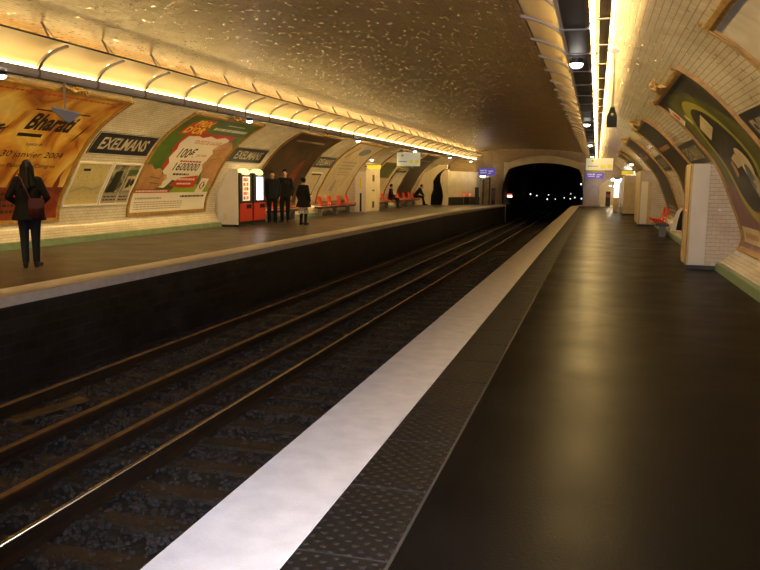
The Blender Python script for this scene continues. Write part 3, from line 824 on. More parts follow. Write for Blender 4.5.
# headline block
S.poly([(.35, 2.42), (1.55, 2.52), (1.45, 3.12), (.75, 3.10), (.45, 2.9)], PM['crimson'], 2)
S.text('PRIX', 1.06, 2.92, .26, PM['yel'], 3, .80, bold=.03); S.text('D\'OR', .98, 2.62, .28, PM['yel'], 3, .95, bold=.03)
S.lines(1.75, 3.7, 2.84, .11, PM['pwhite'], 1, layer=3); S.lines(2.2, 3.3, 3.02, .04, PM['pwhite'], 1, layer=3)
S.build('poster_sheet', t)

# --- left poster 3 : dark
t, S = poster_thing('L', 24.3, 28.6, 'dark brown poster behind the two men beside the vending machines', M['bronze'])
S.rect(0, S.W, 0, S.H, PM['brown'], 0)
S.poly([(2.4, .4), (3.4, .7), (3.2, 1.9), (2.8, 1.6)], PM['darkred'], 1)
S.lines(.6, 3.4, 2.85, .10, PM['greyp'], 1, layer=2)
S.build('poster_sheet', t)
# --- left poster 4 : pale
t, S = poster_thing('L', 31.0, 34.96, 'pale cream poster above the row of four red seats')
S.rect(0, S.W, 0, S.H, PM['pale'], 0)
S.lines(.9, 2.9, 2.0, .10, PM['greyp'], 3, .17, 2); S.lines(1.2, 2.6, 1.45, .06, PM['greyp'], 2, .12, 2)
S.poly([(.5, 2.2), (.8, 2.15), (1.2, 2.9), (.9, 2.95)], PM['hand'], 1); S.disc(2.4, 2.65, .7, .25, PM['greyblue'], 1); S.poly([(1.2, .5), (1.7, .45), (1.6, 1.0), (1.4, 1.05)], PM['greyp'], 1)
S.build('poster_sheet', t)
# --- far left posters
for y0, y1, lab, m in ((38.0, 41.8, 'brown edged pale poster just past the left pier with the yellow sign', 'pale'), (44.6, 48.2, 'dark poster behind the far seated person on the left platform', 'dk')):
    t, S = poster_thing('L', y0, y1, lab, M['bronze'], with_crest=False)
    S.rect(0, S.W, 0, S.H, PM[m], 0); S.rect(.4, 3.1, 1.2, 2.2, PM['olive'] if m == 'pale' else PM['greyp'] if m == 'pale' else PM['dk'], 1); S.lines(.5, 3., 2.7, .12, PM['greyp'], 1, layer=2)
    S.build('poster_sheet', t)

# --- right posters
t, S = poster_thing('R', 10.15, 14.42, 'dark poster with a big olive green loop on the right wall above the tiled pier')
W, H = S.W, S.H
S.rect(0, W, 0, H, PM['dk'], 0)
S.poly([(0, 1.3), (.4, 2.6), (1.4, 2.95), (2.8, 2.75), (W, 1.9), (W, .55), (1.5, .5), (0, .7)], PM['olive'], 1)
S.disc(2.0, 1.6, 1.15, .95, PM['dk'], 2, 40)
S.ring(2.0, 1.6, 1.28, 1.08, .17, PM['olivering'], 3, a0=-.4, a1=2*PI-.4, n=48)
S.poly([(.15, 2.35), (.62, 2.42), (.58, 2.78), (.1, 2.68)], PM['pwhite'], 4); S.poly([(.27, 2.48), (.48, 2.52), (.46, 2.67), (.25, 2.61)], PM['crimson'], 5)
S.poly([(1.35, 1.95), (2.3, 2.12), (2.26, 2.38), (1.3, 2.2)], PM['pale'], 4); S.poly([(1.0, 2.3), (1.22, 2.34), (1.18, 2.52), (.96, 2.48)], PM['pale'], 4)
S.poly([(1.8, 1.4), (2.3, 1.45), (2.25, 1.65), (1.75, 1.58)], PM['pale'], 4); S.poly([(1.4, 1.25), (1.65, 1.3), (1.7, 1.55), (1.45, 1.5)], PM['hand'], 4)
S.disc(2.55, 1.45, .34, .28, PM['pale'], 4); S.disc(2.50, 1.26, .2, .2, PM['greyblue'], 5); S.disc(2.75, 1.1, .25, .2, PM['greyp'], 5)
S.rect(0, W, 0, .75, PM['mauve'], 2); S.poly([(0, .7), (1.2, .72), (.8, 1.1), (0, 1.2)], PM['mauve'], 3)
S.rect(.1, 1.6, .12, .40, PM['pale'], 4); S.lines(.3, 1.4, .30, .10, PM['hand'], 1, layer=5)
S.build('poster_sheet', t)
t, S = poster_thing('R', 3.4, 7.66, 'pale white poster at the top right corner of the right wall')
S.rect(0, S.W, 0, S.H, PM['palewhite'], 0); S.poly([(.9, 1.9), (1.3, 1.95), (1.25, 2.05), (.9, 2.0)], PM['mauve'], 2); S.poly([(1.0, 1.6), (1.6, 1.7), (1.5, 1.8), (1.0, 1.75)], PM['mauve'], 2); S.lines(.5, 3., 1.2, .12, PM['greyp'], 2, .3, 2)
S.build('poster_sheet', t)
for y0, y1, lab, m, m2 in ((17.65, 21.62, 'dark brown poster on the right wall just past the tiled pier', 'dk', 'brown'), (24.65, 28.9, 'dark poster on the right wall above the red seat', 'brown', 'dk'),
                           (32.8, 35.3, 'olive and pale poster on the right wall past the pier with the white board', 'olive', 'pale'), (35.5, 38.9, 'far dark poster on the right wall before the yellow sign', 'brown', 'olive')):
    t, S = poster_thing('R', y0, y1, lab, with_crest=y0 < 30)
    S.rect(0, S.W, 0, S.H, PM[m], 0); S.poly([(.5, .6), (2.8, .9), (2.6, 1.9), (.9, 1.8)], PM[m2], 1); S.lines(.5, 2.9, 2.25, .12, PM['hand'], 1, layer=2); S.lines(.7, 2.6, .4, .07, PM['greyp'], 2, .12, 2)
    S.build('poster_sheet', t)

# --- station name plates
def name_plate(side, y0, y1, z0, z1, label, letters=True):
    s0, s1 = s_of_z(z0, side), s_of_z(z1, side)
    t = thing('station_name_sign', label, 'sign')
    S = Sheet(side, y0, y1, s0, s1)
    bm = bmesh.new(); strip(bm, side, y0, y1, s0, s1, -.005, .02); mesh_obj('plate', bm, M['blue'], t)
    S.rect(0, S.W, 0, .018, M['cream_ink'], 1); S.rect(0, S.W, S.H-.018, S.H, M['cream_ink'], 1); S.rect(0, .018, 0, S.H, M['cream_ink'], 1); S.rect(S.W-.018, S.W, 0, S.H, M['cream_ink'], 1)
    if letters: S.text('EXELMANS', S.W/2, S.H/2, S.H*.56, M['cream_ink'], 1, S.W*.78, shear=.06, bold=.02)
    S.build('lettering', t, base=.019)
name_plate('L', 14.78, 17.12, 1.98, 2.44, 'dark blue EXELMANS sign between the flame poster and the green poster')
name_plate('L', 21.46, 23.85, 1.98, 2.42, 'dark blue EXELMANS sign above the vending machines')
name_plate('L', 28.75, 30.9, 1.96, 2.40, 'dark EXELMANS sign between the dark brown poster and the pale cream poster')
name_plate('L', 42.1, 44.3, 1.96, 2.40, 'far dark EXELMANS sign past the left pier with the yellow sign')
name_plate('R', 7.80, 10.02, 1.84, 2.30, 'dark blue EXELMANS sign at the right edge beside the olive loop poster')
name_plate('R', 14.7, 17.45, 1.86, 2.28, 'dark EXELMANS sign on the right wall above the tiled pier')
name_plate('R', 21.9, 24.4, 1.86, 2.28, 'dark EXELMANS sign on the right wall between the two dark posters')
# --- small framed panels below the first name plate
def panel(side, y0, y1, z0, z1, label, m, deco):
    t = thing('notice_panel', label, 'notice panel')
    s0, s1 = s_of_z(z0, side), s_of_z(z1, side)
    frame(side, y0, y1, s0, s1, .045, .03, M['white'], t, inner=False)
    S = Sheet(side, y0+.03, y1-.03, s0+.03, s1-.03); S.rect(0, S.W, 0, S.H, m, 0); deco(S); S.build('notice_sheet', t, base=.006)
def deco_map(S):
    S.poly([(.1, .3), (.5, .42), (.9, .35), (1.25, .55), (1.25, .60), (.9, .41), (.5, .48), (.1, .36)], PM['olivemap'], 1)
    S.rect(.25, .5, .86, .92, M['ink'], 2)
def deco_photo(S):
    S.rect(0, S.W, 0, .28, PM['greyp'], 1); S.poly([(.1, .30), (.45, .30), (.48, .9), (.2, .85)], PM['dk'], 2); S.rect(.64, .66, 0, S.H, M['white'], 3)
    S.rect(.75, 1.15, .35, .75, PM['pale'], 2); S.poly([(.8, .42), (.95, .45), (.92, .7), (.82, .66)], PM['dk'], 3); S.disc(1.02, .58, .08, .1, PM['dk'], 3); S.rect(.75, 1.15, .8, .92, PM['leaf'], 2)
    S.lines(.1, .6, .2, .03, M['ink'], 2, .08, 2); S.lines(.72, 1.1, .2, .03, M['ink'], 2, .08, 2)
panel('L', 14.72, 15.98, .80, 1.80, 'cream framed yellow street map panel right of the flame poster', PM['map'], deco_map)
panel('L', 16.02, 17.2, .80, 1.80, 'cream framed grey photo panel left of the green poster', PM['photo'], deco_photo)
panel('L', 29.1, 30.4, .80, 1.78, 'brown notice panel behind the girl in the patterned skirt', PM['brown'], lambda S: S.rect(.1, S.W-.1, .1, S.H-.1, PM['pale'], 1))

# ------------------------------------------------------------------ tiled piers
def pier(name, side, xf, y0, y1, ztop, label, parts):
    """solid standing out of the wall to x=xf; parts chooses face finishes"""
    t = thing(name, label, 'pier', (xf, y0, 0))
    n = 14; zs = [ztop*k/n for k in range(n+1)]
    wx = [wall_x(side, z) + (-.02 if side == 'L' else .02) for z in zs]
    bm = bmesh.new()
    prism(bm, [(xf, 0), (xf, ztop)] + [(x, z) for x, z in list(zip(wx, zs))[::-1]], 'y', y0, y1)
    o = mesh_obj('core', bm, M['pier_tile']); box_uv(o.data)
    o.data.transform(Matrix.Translation((-xf, -y0, 0))); o.parent = t
    return t
def part_box(t, name, m, x0, x1, y0, y1, z0, z1, bevel=.004, lab=None):
    bm = bmesh.new(); L = t.location
    box(bm, x0-L.x, x1-L.x, y0-L.y, y1-L.y, z0-L.z, z1-L.z, bevel=bevel)
    o = mesh_obj(name, bm, m, t)
    if lab: o['label'] = lab
    return o
t = pier('tiled_pier', 'R', 1.60, 14.6, 15.5, 1.83, 'white tiled pier standing out of the right wall below the olive loop poster', 0)
part_box(t, 'plaster_strip', M['plaster'], 1.602, 1.87, 14.588, 14.62, .08, 1.83)
part_box(t, 'side_facing', M['tan'], 1.575, 1.605, 14.6, 15.5, .07, 1.83)
part_box(t, 'side_frame', M['gold'], 1.56, 1.58, 14.63, 14.70, .1, 1.8); part_box(t, 'side_frame', M['gold'], 1.56, 1.58, 15.41, 15.48, .1, 1.8)
part_box(t, 'plinth', M['insul'], 1.57, 2.05, 14.575, 15.5, 0, .07)
part_box(t, 'side_glint', M['red_bulb'], 1.565, 1.575, 15.05, 15.10, 1.0, 1.03)  # a glint on the pier side, drawn as a small glowing block
t = pier('tiled_pier', 'R', 1.50, 29.5, 32.4, 1.95, 'tan pier on the right wall with a tall white board on its front', 0)
part_box(t, 'side_facing', M['tan'], 1.475, 1.505, 29.5, 32.4, .06, 1.95); part_box(t, 'front_facing', M['tan'], 1.48, 1.90, 29.485, 29.52, .06, 1.6)
part_box(t, 'white_board', M['white'], 1.53, 1.76, 29.44, 29.49, .07, 1.58); part_box(t, 'plinth', M['insul'], 1.48, 2.12, 29.47, 32.41, 0, .06)
t = pier('tiled_pier', 'R', 1.28, 39.5, 42.5, 1.90, 'far tan pier on the right wall under the yellow sign', 0)
part_box(t, 'side_facing', M['tan'], 1.255, 1.285, 39.5, 42.5, .08, 1.90); part_box(t, 'front_facing', M['tan'], 1.26, 1.75, 39.48, 39.52, .08, 1.6); part_box(t, 'plinth', M['insul'], 1.24, 2.05, 39.47, 42.5, 0, .08)
part_box(t, 'glazed_case', M['steel'], 1.20, 1.262, 41.0, 42.2, .3, 1.78)
t = pier('tiled_pier', 'L', -10.78, 22.0, 24.2, 1.76, 'smooth grey-white pier holding the two vending machines', 0)
part_box(t, 'plaster_facing', M['plaster'], -11.25, -10.565, 21.965, 22.01, .07, 1.76) ; part_box(t, 'plinth', M['insul'], -11.2, -10.77, 21.955, 24.2, 0, .07)
part_box(t, 'vent_panel', M['cream'], -11.05, -10.9, 21.95, 21.97, .22, .42)
t = pier('tiled_pier', 'L', -10.35, 35.0, 37.4, 2.30, 'cream pier on the left platform with a yellow sign and black slots', 0)
part_box(t, 'track_facing', M['cream'], -10.36, -10.33, 35.0, 37.4, .05, 2.3)
part_box(t, 'front_facing', M['plaster'], -10.85, -10.35, 34.985, 35.01, .05, 1.9)
part_box(t, 'door_slot', M['darkmetal'], -10.62, -10.53, 34.965, 34.99, .05, .9); part_box(t, 'yellow_strip', M['yellow'], -10.62, -10.53, 34.965, 34.99, 1.1, 1.6)
for z0, z1 in ((1.45, 1.75), (.98, 1.06), (.2, .5)): part_box(t, 'intercom_slot', M['darkmetal'], -10.34, -10.315, 36.1, 36.4, z0, z1)
# yellow hanging signs by piers
def flag_sign(label, x0, x1, y, z0, z1):
    t = thing('exit_sign', label, 'sign', ((x0+x1)/2, y, z0))
    part_box(t, 'panel', M['signyellow'], x0, x1, y-.03, y+.03, z0, z1)
    part_box(t, 'trim', M['darkmetal'], x0, x1, y-.035, y+.035, z1, z1+.03)
    return t
f1 = flag_sign('yellow sign on the left cream pier', -10.25, -9.62, 34.9, 2.02, 2.19)
part_box(f1, 'bracket', M['grey'], -10.36, -10.22, 34.88, 34.96, 2.1, 2.16)
f2 = flag_sign('yellow sign above the far tan pier on the right platform', 1.08, 1.62, 38.3, 1.92, 2.10)
bm = bmesh.new(); tube(bm, [(0.2, 0, .19), (.2, 0, .62)], .02, 6); mesh_obj('hanger', bm, M['grey'], f2)
lamp('round white lamp above the yellow sign on the left pier', (-9.95, 34.6, 2.42), arm=(-.42, .55, -.14))
bm = bmesh.new()
lamp('round white lamp near the far right wall beside the posters', (1.20, 31.0, 2.22), arm=(.40, 0, .06))

# ------------------------------------------------------------------ vending machines
def vending(y0, label, produce):
    x = -10.55
    t = thing('vending_machine', label, 'vending machine', (x, y0, 0))
    w = .98
    part_box(t, 'body', M['black'], x-.22, x, y0, y0+w, .05, 1.66, .01)
    part_box(t, 'kick_plate', M['insul'], x-.2, x-.01, y0+.01, y0+w-.01, 0, .06)
    lp_ = part_box(t, 'lower_panel', M['redpanel'], x-.02, x+.02, y0+.04, y0+w-.04, .16, .72, .006)
    part_box(t, 'pickup_flap', M['black'], x+.015, x+.03, y0+.5, y0+.85, .55, .68, .004).parent = lp_
    part_box(t, 'window_frame', M['darkmetal'], x-.01, x+.015, y0+.04, y0+w-.04, .75, 1.60, .006)
    win = part_box(t, 'lit_window', M['lit'] if not produce else M['white'], x+.012, x+.024, y0+.24, y0+.74, .80, 1.54, .003)
    if produce:
        win.data.materials[0] = LITB
        for r in range(5):
            for c in range(3):
                part_box(t, 'product', [M['redpanel'], M['yellow'], M['red']][(r*2+c) % 3], x+.022, x+.034, y0+.27+c*.13, y0+.36+c*.13, .83+r*.14, .94+r*.14, .003).parent = win
    bm = bmesh.new(); ball(bm, (-.1, w/2, 1.66), (.14, w/2-.03, .14), 14); o = mesh_obj('lit_canopy', bm, CANO, t, True)
    return t
LITB = emit('lit_display_window', (1, .75, .5), .7); CANO = emit('lit_canopy_cover', (1, .75, .35), .8)
vending(22.02, 'red and black vending machine with rows of products, left of the pair', True)
vending(23.04, 'red and black vending machine with a blank white lit window, right of the pair', False)

# ------------------------------------------------------------------ benches with red shell seats
def shell_seat_bm():
    """moulded shell facing +x, seat at z=.45, origin at wall side"""
    bm = bmesh.new(); prof = [(.50, .40), (.49, .45), (.44, .465), (.30, .44), (.16, .43), (.09, .46), (.05, .56), (.02, .70), (-.01, .80), (-.03, .83)]
    n = 9; R = []
    for i, (x, z) in enumerate(prof):
        row = []; half = .25 - (.06 if i == len(prof)-1 else 0) - (.03 if i == 0 else 0)
        for k in range(n):
            u = -1 + 2*k/(n-1); cup = .045*u*u
            if i >= 5: row.append(bm.verts.new((x + cup*1.4, u*half, z)))
            else: row.append(bm.verts.new((x, u*half, z + cup)))
        R.append(row)
    for a, b in zip(R, R[1:]):
        for k in range(n-1): bm.faces.new((a[k], a[k+1], b[k+1], b[k]))
    bmesh.ops.solidify(bm, geom=bm.faces[:], thickness=.025)
    return bm
def bench(side, xw, ys, label, seats=None):
    t = thing('platform_bench', label, 'bench', (xw, ys[0], 0), 0)
    sg = 1 if side == 'L' else -1
    bm = bmesh.new(); L = ys[-1]-ys[0]
    box(bm, *sorted((sg*.05, sg*.42)), -.45, L+.45, .31, .375, bevel=.008); mesh_obj('beam', bm, M['darkmetal'], t)
    k = 0
    while True:
        yy = -.25 + k*1.9
        if yy > L+.3: break
        bm = bmesh.new(); box(bm, *sorted((sg*.12, sg*.30)), yy-.035, yy+.035, 0, .32, bevel=.005); mesh_obj('leg', bm, M['grey'], t); k += 1
    s0 = None
    for y in ys:
        if s0 is None:
            s0 = mesh_obj('shell_seat', shell_seat_bm(), M['red'], t, True); s0.location = (sg*.02, 0, -.03); s0.rotation_euler = (0, 0, 0 if side == 'L' else PI)
        else:
            c = s0.copy(); COL.objects.link(c); c.parent = t; c.location = (sg*.02, y-ys[0], -.03)
    return t
bench('L', -11.2, [25.9, 27.3], 'bench with two red shell seats behind the two men')
bench('L', -11.2, [30.8, 32.0, 33.3, 34.4], 'bench with four red shell seats below the pale cream poster')
bench('L', -11.2, [39.6, 40.8, 42.0], 'bench with red shell seats just past the cream pier on the left')
bench('L', -11.2, [44.2, 45.6, 47.0, 48.2], 'far bench with red shell seats where a person in black sits')
b = bench('R', 2.06, [23.7, 25.0], 'bench with red shell seats against the right wall past the tiled pier')
bm = bmesh.new()
pl = [(.22, .22), (-.10, .24), (-.04, .52), (.04, .76), (.14, .86), (.24, .84)]
prism(bm, pl, 'y', -1.34, -1.30); mesh_obj('end_panel', bm, M['white'], b)
bm = bmesh.new(); prism(bm, [(.24+(x-.24)*.58, .25+(z-.22)*.88) for x, z in pl], 'y', -1.355, -1.338); mesh_obj('end_panel_face', bm, M['black'], b)

# ------------------------------------------------------------------ loudspeakers
t = thing('hanging_loudspeaker', 'black loudspeaker hanging from the vault on a thin pole above the right platform', 'loudspeaker', (.145, 10.75, 2.19))
bm = bmesh.new(); tube(bm, [(0, 0, .20), (0, 0, .55), (-.005, 0, .95)], [.022, .014, .012], 8); mesh_obj('pole', bm, M['pale'], t)
bm = bmesh.new(); box(bm, -.05, .05, -.05, .05, .935, .985, bevel=.01); mesh_obj('ceiling_plate', bm, M['steel'], t)
bm = bmesh.new(); tube(bm, [(-.03, 0, .95), (-.1, -.02, .98), (-.2, -.02, .95), (-.30, -.02, .90)], .01, 6); mesh_obj('cable', bm, M['insul'], t)
bm = bmesh.new()
a = [(-.065, -.05), (.065, -.05), (.065, .06), (-.065, .06)]
for (sc, z) in ((1, 0), (1, .13), (.62, .20), (.35, .26)):
    pass
V = [[bm.verts.new((x*k, y*k, z)) for x, y in a] for k, z in ((1, 0), (1, .13), (.62, .20), (.35, .26))]
for r0, r1 in zip(V, V[1:]):
    for k in range(4): bm.faces.new((r0[k], r0[(k+1) % 4], r1[(k+1) % 4], r1[k]))
bm.faces.new(V[0]); bm.faces.new(V[-1]); mesh_obj('housing', bm, M['black'], t)
bm = bmesh.new(); ball(bm, (0, -.045, .16), (.018, .012, .018), 8); mesh_obj('indicator', bm, M['steel'], t)
t = thing('hanging_loudspeaker', 'grey wedge loudspeaker hanging from the left trough in front of the flame poster', 'loudspeaker', (-7.89, 10.45, 2.34), math.radians(40))
bm = bmesh.new(); tube(bm, [(0, 0, .10), (0, 0, .54)], .018, 8); mesh_obj('pole', bm, M['pale'], t)
bm = bmesh.new(); prism(bm, [(-.19, .16), (.19, .07), (.19, .04), (.06, -.06), (-.02, -.03), (-.19, .12)], 'y', -.10, .10); mesh_obj('housing', bm, M['grey'], t)
bm = bmesh.new(); prism(bm, [(-.20, .175), (.20, .085), (.20, .07), (-.20, .155)], 'y', -.11, .11); mesh_obj('top_plate', bm, M['pale'], t)

# ------------------------------------------------------------------ hanging signs
def hang_sign(label, x0, x1, y, z0, z1, blue=False, ztop=2.9):
    t = thing('direction_sign', label, 'sign', ((x0+x1)/2, y, z0)); w = x1-x0; h = z1-z0
    pn = part_box(t, 'panel', M['purple'] if blue else M['signwhite'], x0, x1, y-.06, y+.06, z0, z1, .01)
    if not blue:
        part_box(t, 'lower_band', M['ygreen'], x0, x1-.3*w, y-.065, y+.06, z0-.09, z0, .004)
        for k in (.56, .80): part_box(t, 'yellow_pictogram', M['signyellow'], x0+k*w, x0+(k+.15)*w, y-.068, y-.058, z0+.18*h, z0+.48*h, .002).parent = pn
        bm = bmesh.new(); tube(bm, [(-.26*w, -.068, .78*h), (-.26*w, -.058, .78*h)], .05, 12); mesh_obj('line_number', bm, M['ygreen'], pn)
        for k in (.08, .14, .2, .27, .33, .40): part_box(t, 'print', M['ink'], x0+k*w, x0+(k+.045)*w, y-.064, y-.058, z0+.30*h, z0+.36*h, .001).parent = pn
    else:
        for (a, b, c, d) in ((.08, .34, .56, .74), (.38, .52, .56, .74), (.12, .5, .26, .42), (.62, .9, .5, .66), (.6, .78, .2, .34)):
            part_box(t, 'print', M['signwhite'], x0+a*w, x0+b*w, y-.066, y-.058, z0+c*h, z0+d*h, .002).parent = pn
    for k in (.2, .8):
        bm = bmesh.new(); tube(bm, [(x0+k*w-t.location.x, 0, h), (x0+k*w-t.location.x, 0, ztop-z0)], .014, 6); mesh_obj('hanger', bm, M['grey'], t)
    return t
hang_sign('white and yellow hanging direction sign over the left platform', -8.10, -7.12, 32.0, 2.10, 2.66, ztop=2.88)
hang_sign('white and yellow hanging direction sign over the right platform', -.47, .58, 33.0, 2.02, 2.50, ztop=3.0)
hang_sign('blue hanging sign over the far left platform by the tunnel mouth', -7.0, -6.02, 48.0, 1.92, 2.34, True, ztop=3.3)
hang_sign('blue hanging sign over the far right platform by the passage arch', -.66, .34, 48.0, 1.80, 2.17, True, ztop=3.0)

# ------------------------------------------------------------------ far left stair enclosure and exit
EN = [(-9.42, 49.6), (-7.72, YE), (-9.6, YE)]
bm = bmesh.new(); prism(bm, EN, 'z', .5, 2.18); o = mesh_obj('wall_enclosure', bm, M['cream']); struct(o)
bm = bmesh.new(); prism(bm, [(-9.38, 49.75), (-7.78, YE), (-9.6, YE)], 'z', 0, .5); struct(mesh_obj('wall_enclosure_base', bm, M['insul']))
bm = bmesh.new()   # S edged cheek beside the dark opening
cz = [(0, -9.52), (.3, -9.44), (.6, -9.42), (.9, -9.46), (1.2, -9.54), (1.5, -9.62), (1.8, -9.62), (2.0, -9.55), (2.15, -9.44), (2.25, -9.3)]
prism(bm, [(x, z) for z, x in cz] + [(-9.12, 2.25), (-9.12, 0)], 'y', 49.3, 49.6); struct(mesh_obj('wall_cheek', bm, M['cream']))
bm = bmesh.new()
lz = [(0, -10.28), (.6, -10.25), (1.0, -10.1), (1.5, -10.12), (1.9, -9.9), (2.15, -9.62), (2.27, -9.44)]
prism(bm, [(x, z) for z, x in lz] + [(-9.2, 2.3), (-9.2, 2.55), (-9.75, 2.55), (-10.7, 2.0), (-11.2, 1.0), (-11.38, 0)], 'y', 49.3, 49.55); struct(mesh_obj('wall_return', bm, M['cream']))
bm = bmesh.new(); box(bm, -11.3, -9.3, 50.6, 50.7, 0, 2.6); struct(mesh_obj('opening_darkness', bm, M['void']))  # black slab put in for the darkness inside the opening
# exit frame, posts and no-entry discs
t = thing('exit_portal', 'dark metal exit frame at the far end of the left platform', 'door frame', (-7.2, 53.2, 0))
for x in (-7.42, -6.98):
    bm = bmesh.new(); box(bm, x+7.2-.05, x+7.2+.05, -.1, .1, 0, 1.72, bevel=.008); mesh_obj('post', bm, M['darkmetal'], t)
bm = bmesh.new(); box(bm, -.4, .27, -.1, .1, 1.72, 1.82, bevel=.008); mesh_obj('lintel', bm, M['darkmetal'], t)
bm = bmesh.new(); box(bm, -.42, -.08, -.2, -.12, 1.86, 1.92, bevel=.008); o = mesh_obj('strip_light', bm, M['bulb'], t)
t = thing('ticket_barrier', 'dark ticket barrier beside the exit frame on the far left platform', 'barrier', (-7.72, 52.4, 0))
bm = bmesh.new(); box(bm, -.09, .09, -.3, .3, 0, 1.15, bevel=.01); mesh_obj('cabinet', bm, M['darkmetal'], t)
for (x, lab) in ((-8.42, 'left'), (-8.02, 'right')):
    t = thing('no_entry_sign', 'small red no-entry disc, %s of the two at the far left exit' % lab, 'sign', (x, 51.3, 0))
    bm = bmesh.new(); tube(bm, [(0, 0, 0), (0, 0, .58)], .02, 8); mesh_obj('post', bm, M['grey'], t)
    bm = bmesh.new(); tube(bm, [(0, -.04, .66), (0, .0, .66)], .10, 16); mesh_obj('disc', bm, emit('red_sign_face', (1, .05, .02), .5, (.6, .03, .02)), t)
    bm = bmesh.new(); box(bm, -.06, .06, -.05, -.04, .645, .675); mesh_obj('bar', bm, M['white'], t)
t = thing('poster_kiosk', 'small dark kiosk with a purple sheet by the left tunnel corner', 'kiosk', (-6.75, 53.4, 0))
bm = bmesh.new(); box(bm, -.12, .14, -.1, .1, 0, 1.1, bevel=.01); mesh_obj('cabinet', bm, M['darkmetal'], t)
bm = bmesh.new(); box(bm, -.1, .12, -.115, -.1, .3, 1.0); mesh_obj('sheet', bm, PM['mauve'], t)

# right passage: frame lights and things inside
lp = lamp('round white lamp inside the far right passage', (.9, YE+2.0, 1.40)); lamp('round white lamp deeper inside the far right passage', (1.2, YE+4.2, 1.36))
t = thing('strip_light', 'bright strip light over the far right passage mouth', 'light', (1.25, YE-.3, 1.78))
bm = bmesh.new(); box(bm, -.35, .35, -.03, .03, 0, .07, bevel=.01); mesh_obj('diffuser', bm, M['bulb'], t)
bm = bmesh.new(); box(bm, -.38, .38, -.035, .3, .07, .1); mesh_obj('housing', bm, M['grey'], t)
t = thing('ticket_barrier', 'dark ticket barrier inside the far right passage', 'barrier', (.75, YE+1.0, 0))
bm = bmesh.new(); box(bm, -.15, .15, -.3, .3, 0, 1.0, bevel=.01); mesh_obj('cabinet', bm, M['darkmetal'], t)
bm = bmesh.new(); box(bm, -.12, .12, -.32, -.3, .6, .8); mesh_obj('screen', bm, M['redpanel'], t)
t = thing('display_column', 'bright steel and glass display column before the far right passage', 'display column', (1.04, 44.6, 0))
bm = bmesh.new(); box(bm, -.15, .15, -.13, .13, 0, .75, bevel=.01); mesh_obj('base', bm, M['tan'], t)
bm = bmesh.new(); box(bm, -.13, .13, -.12, .12, .75, 1.75, bevel=.01); mesh_obj('lit_case', bm, emit('lit_case_glass', (1, .92, .78), 1.1), t)
bm = bmesh.new(); box(bm, -.17, .17, -.14, .14, 1.75, 1.83, bevel=.01); mesh_obj('cap', bm, M['darkmetal'], t)

for (x, y, z) in ((.9, YE+1.6, 1.30), (1.2, YE+3.8, 1.26), (-7.45, 52.6, 1.86)):
    pl_ = bpy.data.lights.new('passage_light', 'POINT'); pl_.energy = 14; pl_.color = (1, .80, .5); pl_.shadow_soft_size = .08
    po = bpy.data.objects.new('passage_light', pl_); COL.objects.link(po); po.location = (x, y, z)
# tunnel lamps and signals
for i, (x, yy, z, r) in enumerate(((-6.28, 58, .60, .05), (-5.75, 72, .50, .06), (-5.32, 74, .36, .04), (-4.6, 80, .36, .04), (-4.25, 72, .08, .05), (-3.64, 74, .06, .035), (-3.0, 78, .12, .04), (-2.45, 80, .50, .035), (-2.3, 74, .12, .04), (-1.8, 70, .30, .045), (-1.06, 56, 1.45, .05), (-1.1, 62, .36, .045))):
    t = thing('tunnel_lamp', 'small white tunnel lamp, %s from the left in the black tunnel mouth' % ['first', 'second', 'third', 'fourth', 'fifth', 'sixth', 'seventh', 'eighth', 'ninth', 'tenth', 'eleventh', 'twelfth'][i], 'lamp', (x, yy, z))
    bm = bmesh.new(); ball(bm, (0, 0, 0), r, 10); mesh_obj('glass', bm, M['tunnel_bulb'], t, True)
    bm = bmesh.new(); box(bm, -r*1.2, r*1.2, r*.8, r*2, -r*1.2, r*1.2); mesh_obj('back_box', bm, M['insul'], t)
    bm = bmesh.new(); tube(bm, [(0, r*1.5, -r), (0, r*1.5, ZB-z)], .015, 6); mesh_obj('post', bm, M['insul'], t)
t = thing('train_signal', 'red and white train signal at the left edge of the tunnel mouth', 'signal', (-6.05, 57.2, .58))
bm = bmesh.new(); box(bm, -.16, .16, -.02, .02, -.01, .10); mesh_obj('red_lens', bm, M['red_bulb'], t)
bm = bmesh.new(); box(bm, -.16, .18, -.02, .02, -.13, -.02); mesh_obj('white_lens', bm, M['tunnel_bulb'], t)
bm = bmesh.new(); box(bm, -.2, .2, .02, .1, -.18, .16); mesh_obj('housing', bm, M['insul'], t)
bm = bmesh.new(); tube(bm, [(0, .06, -.15), (0, .06, ZB-.58)], .03, 6); mesh_obj('post', bm, M['insul'], t)

# ------------------------------------------------------------------ people
def remesh(name, bm, vox, m, parent, smooth_it=6):
    me = bpy.data.meshes.new(name); bm.to_mesh(me); bm.free()
    o = bpy.data.objects.new(name, me); COL.objects.link(o)
    r = o.modifiers.new('r', 'REMESH'); r.mode = 'VOXEL'; r.voxel_size = vox
    s = o.modifiers.new('s', 'SMOOTH'); s.factor = .5; s.iterations = smooth_it
    dg = bpy.context.evaluated_depsgraph_get()
    me2 = bpy.data.meshes.new_from_object(o.evaluated_get(dg))
    bpy.data.objects.remove(o); bpy.data.meshes.remove(me)
    me2.name = name; me2.materials.clear(); me2.materials.append(m)
    for p in me2.polygons: p.use_smooth = True
    return link(bpy.data.objects.new(name, me2), parent)

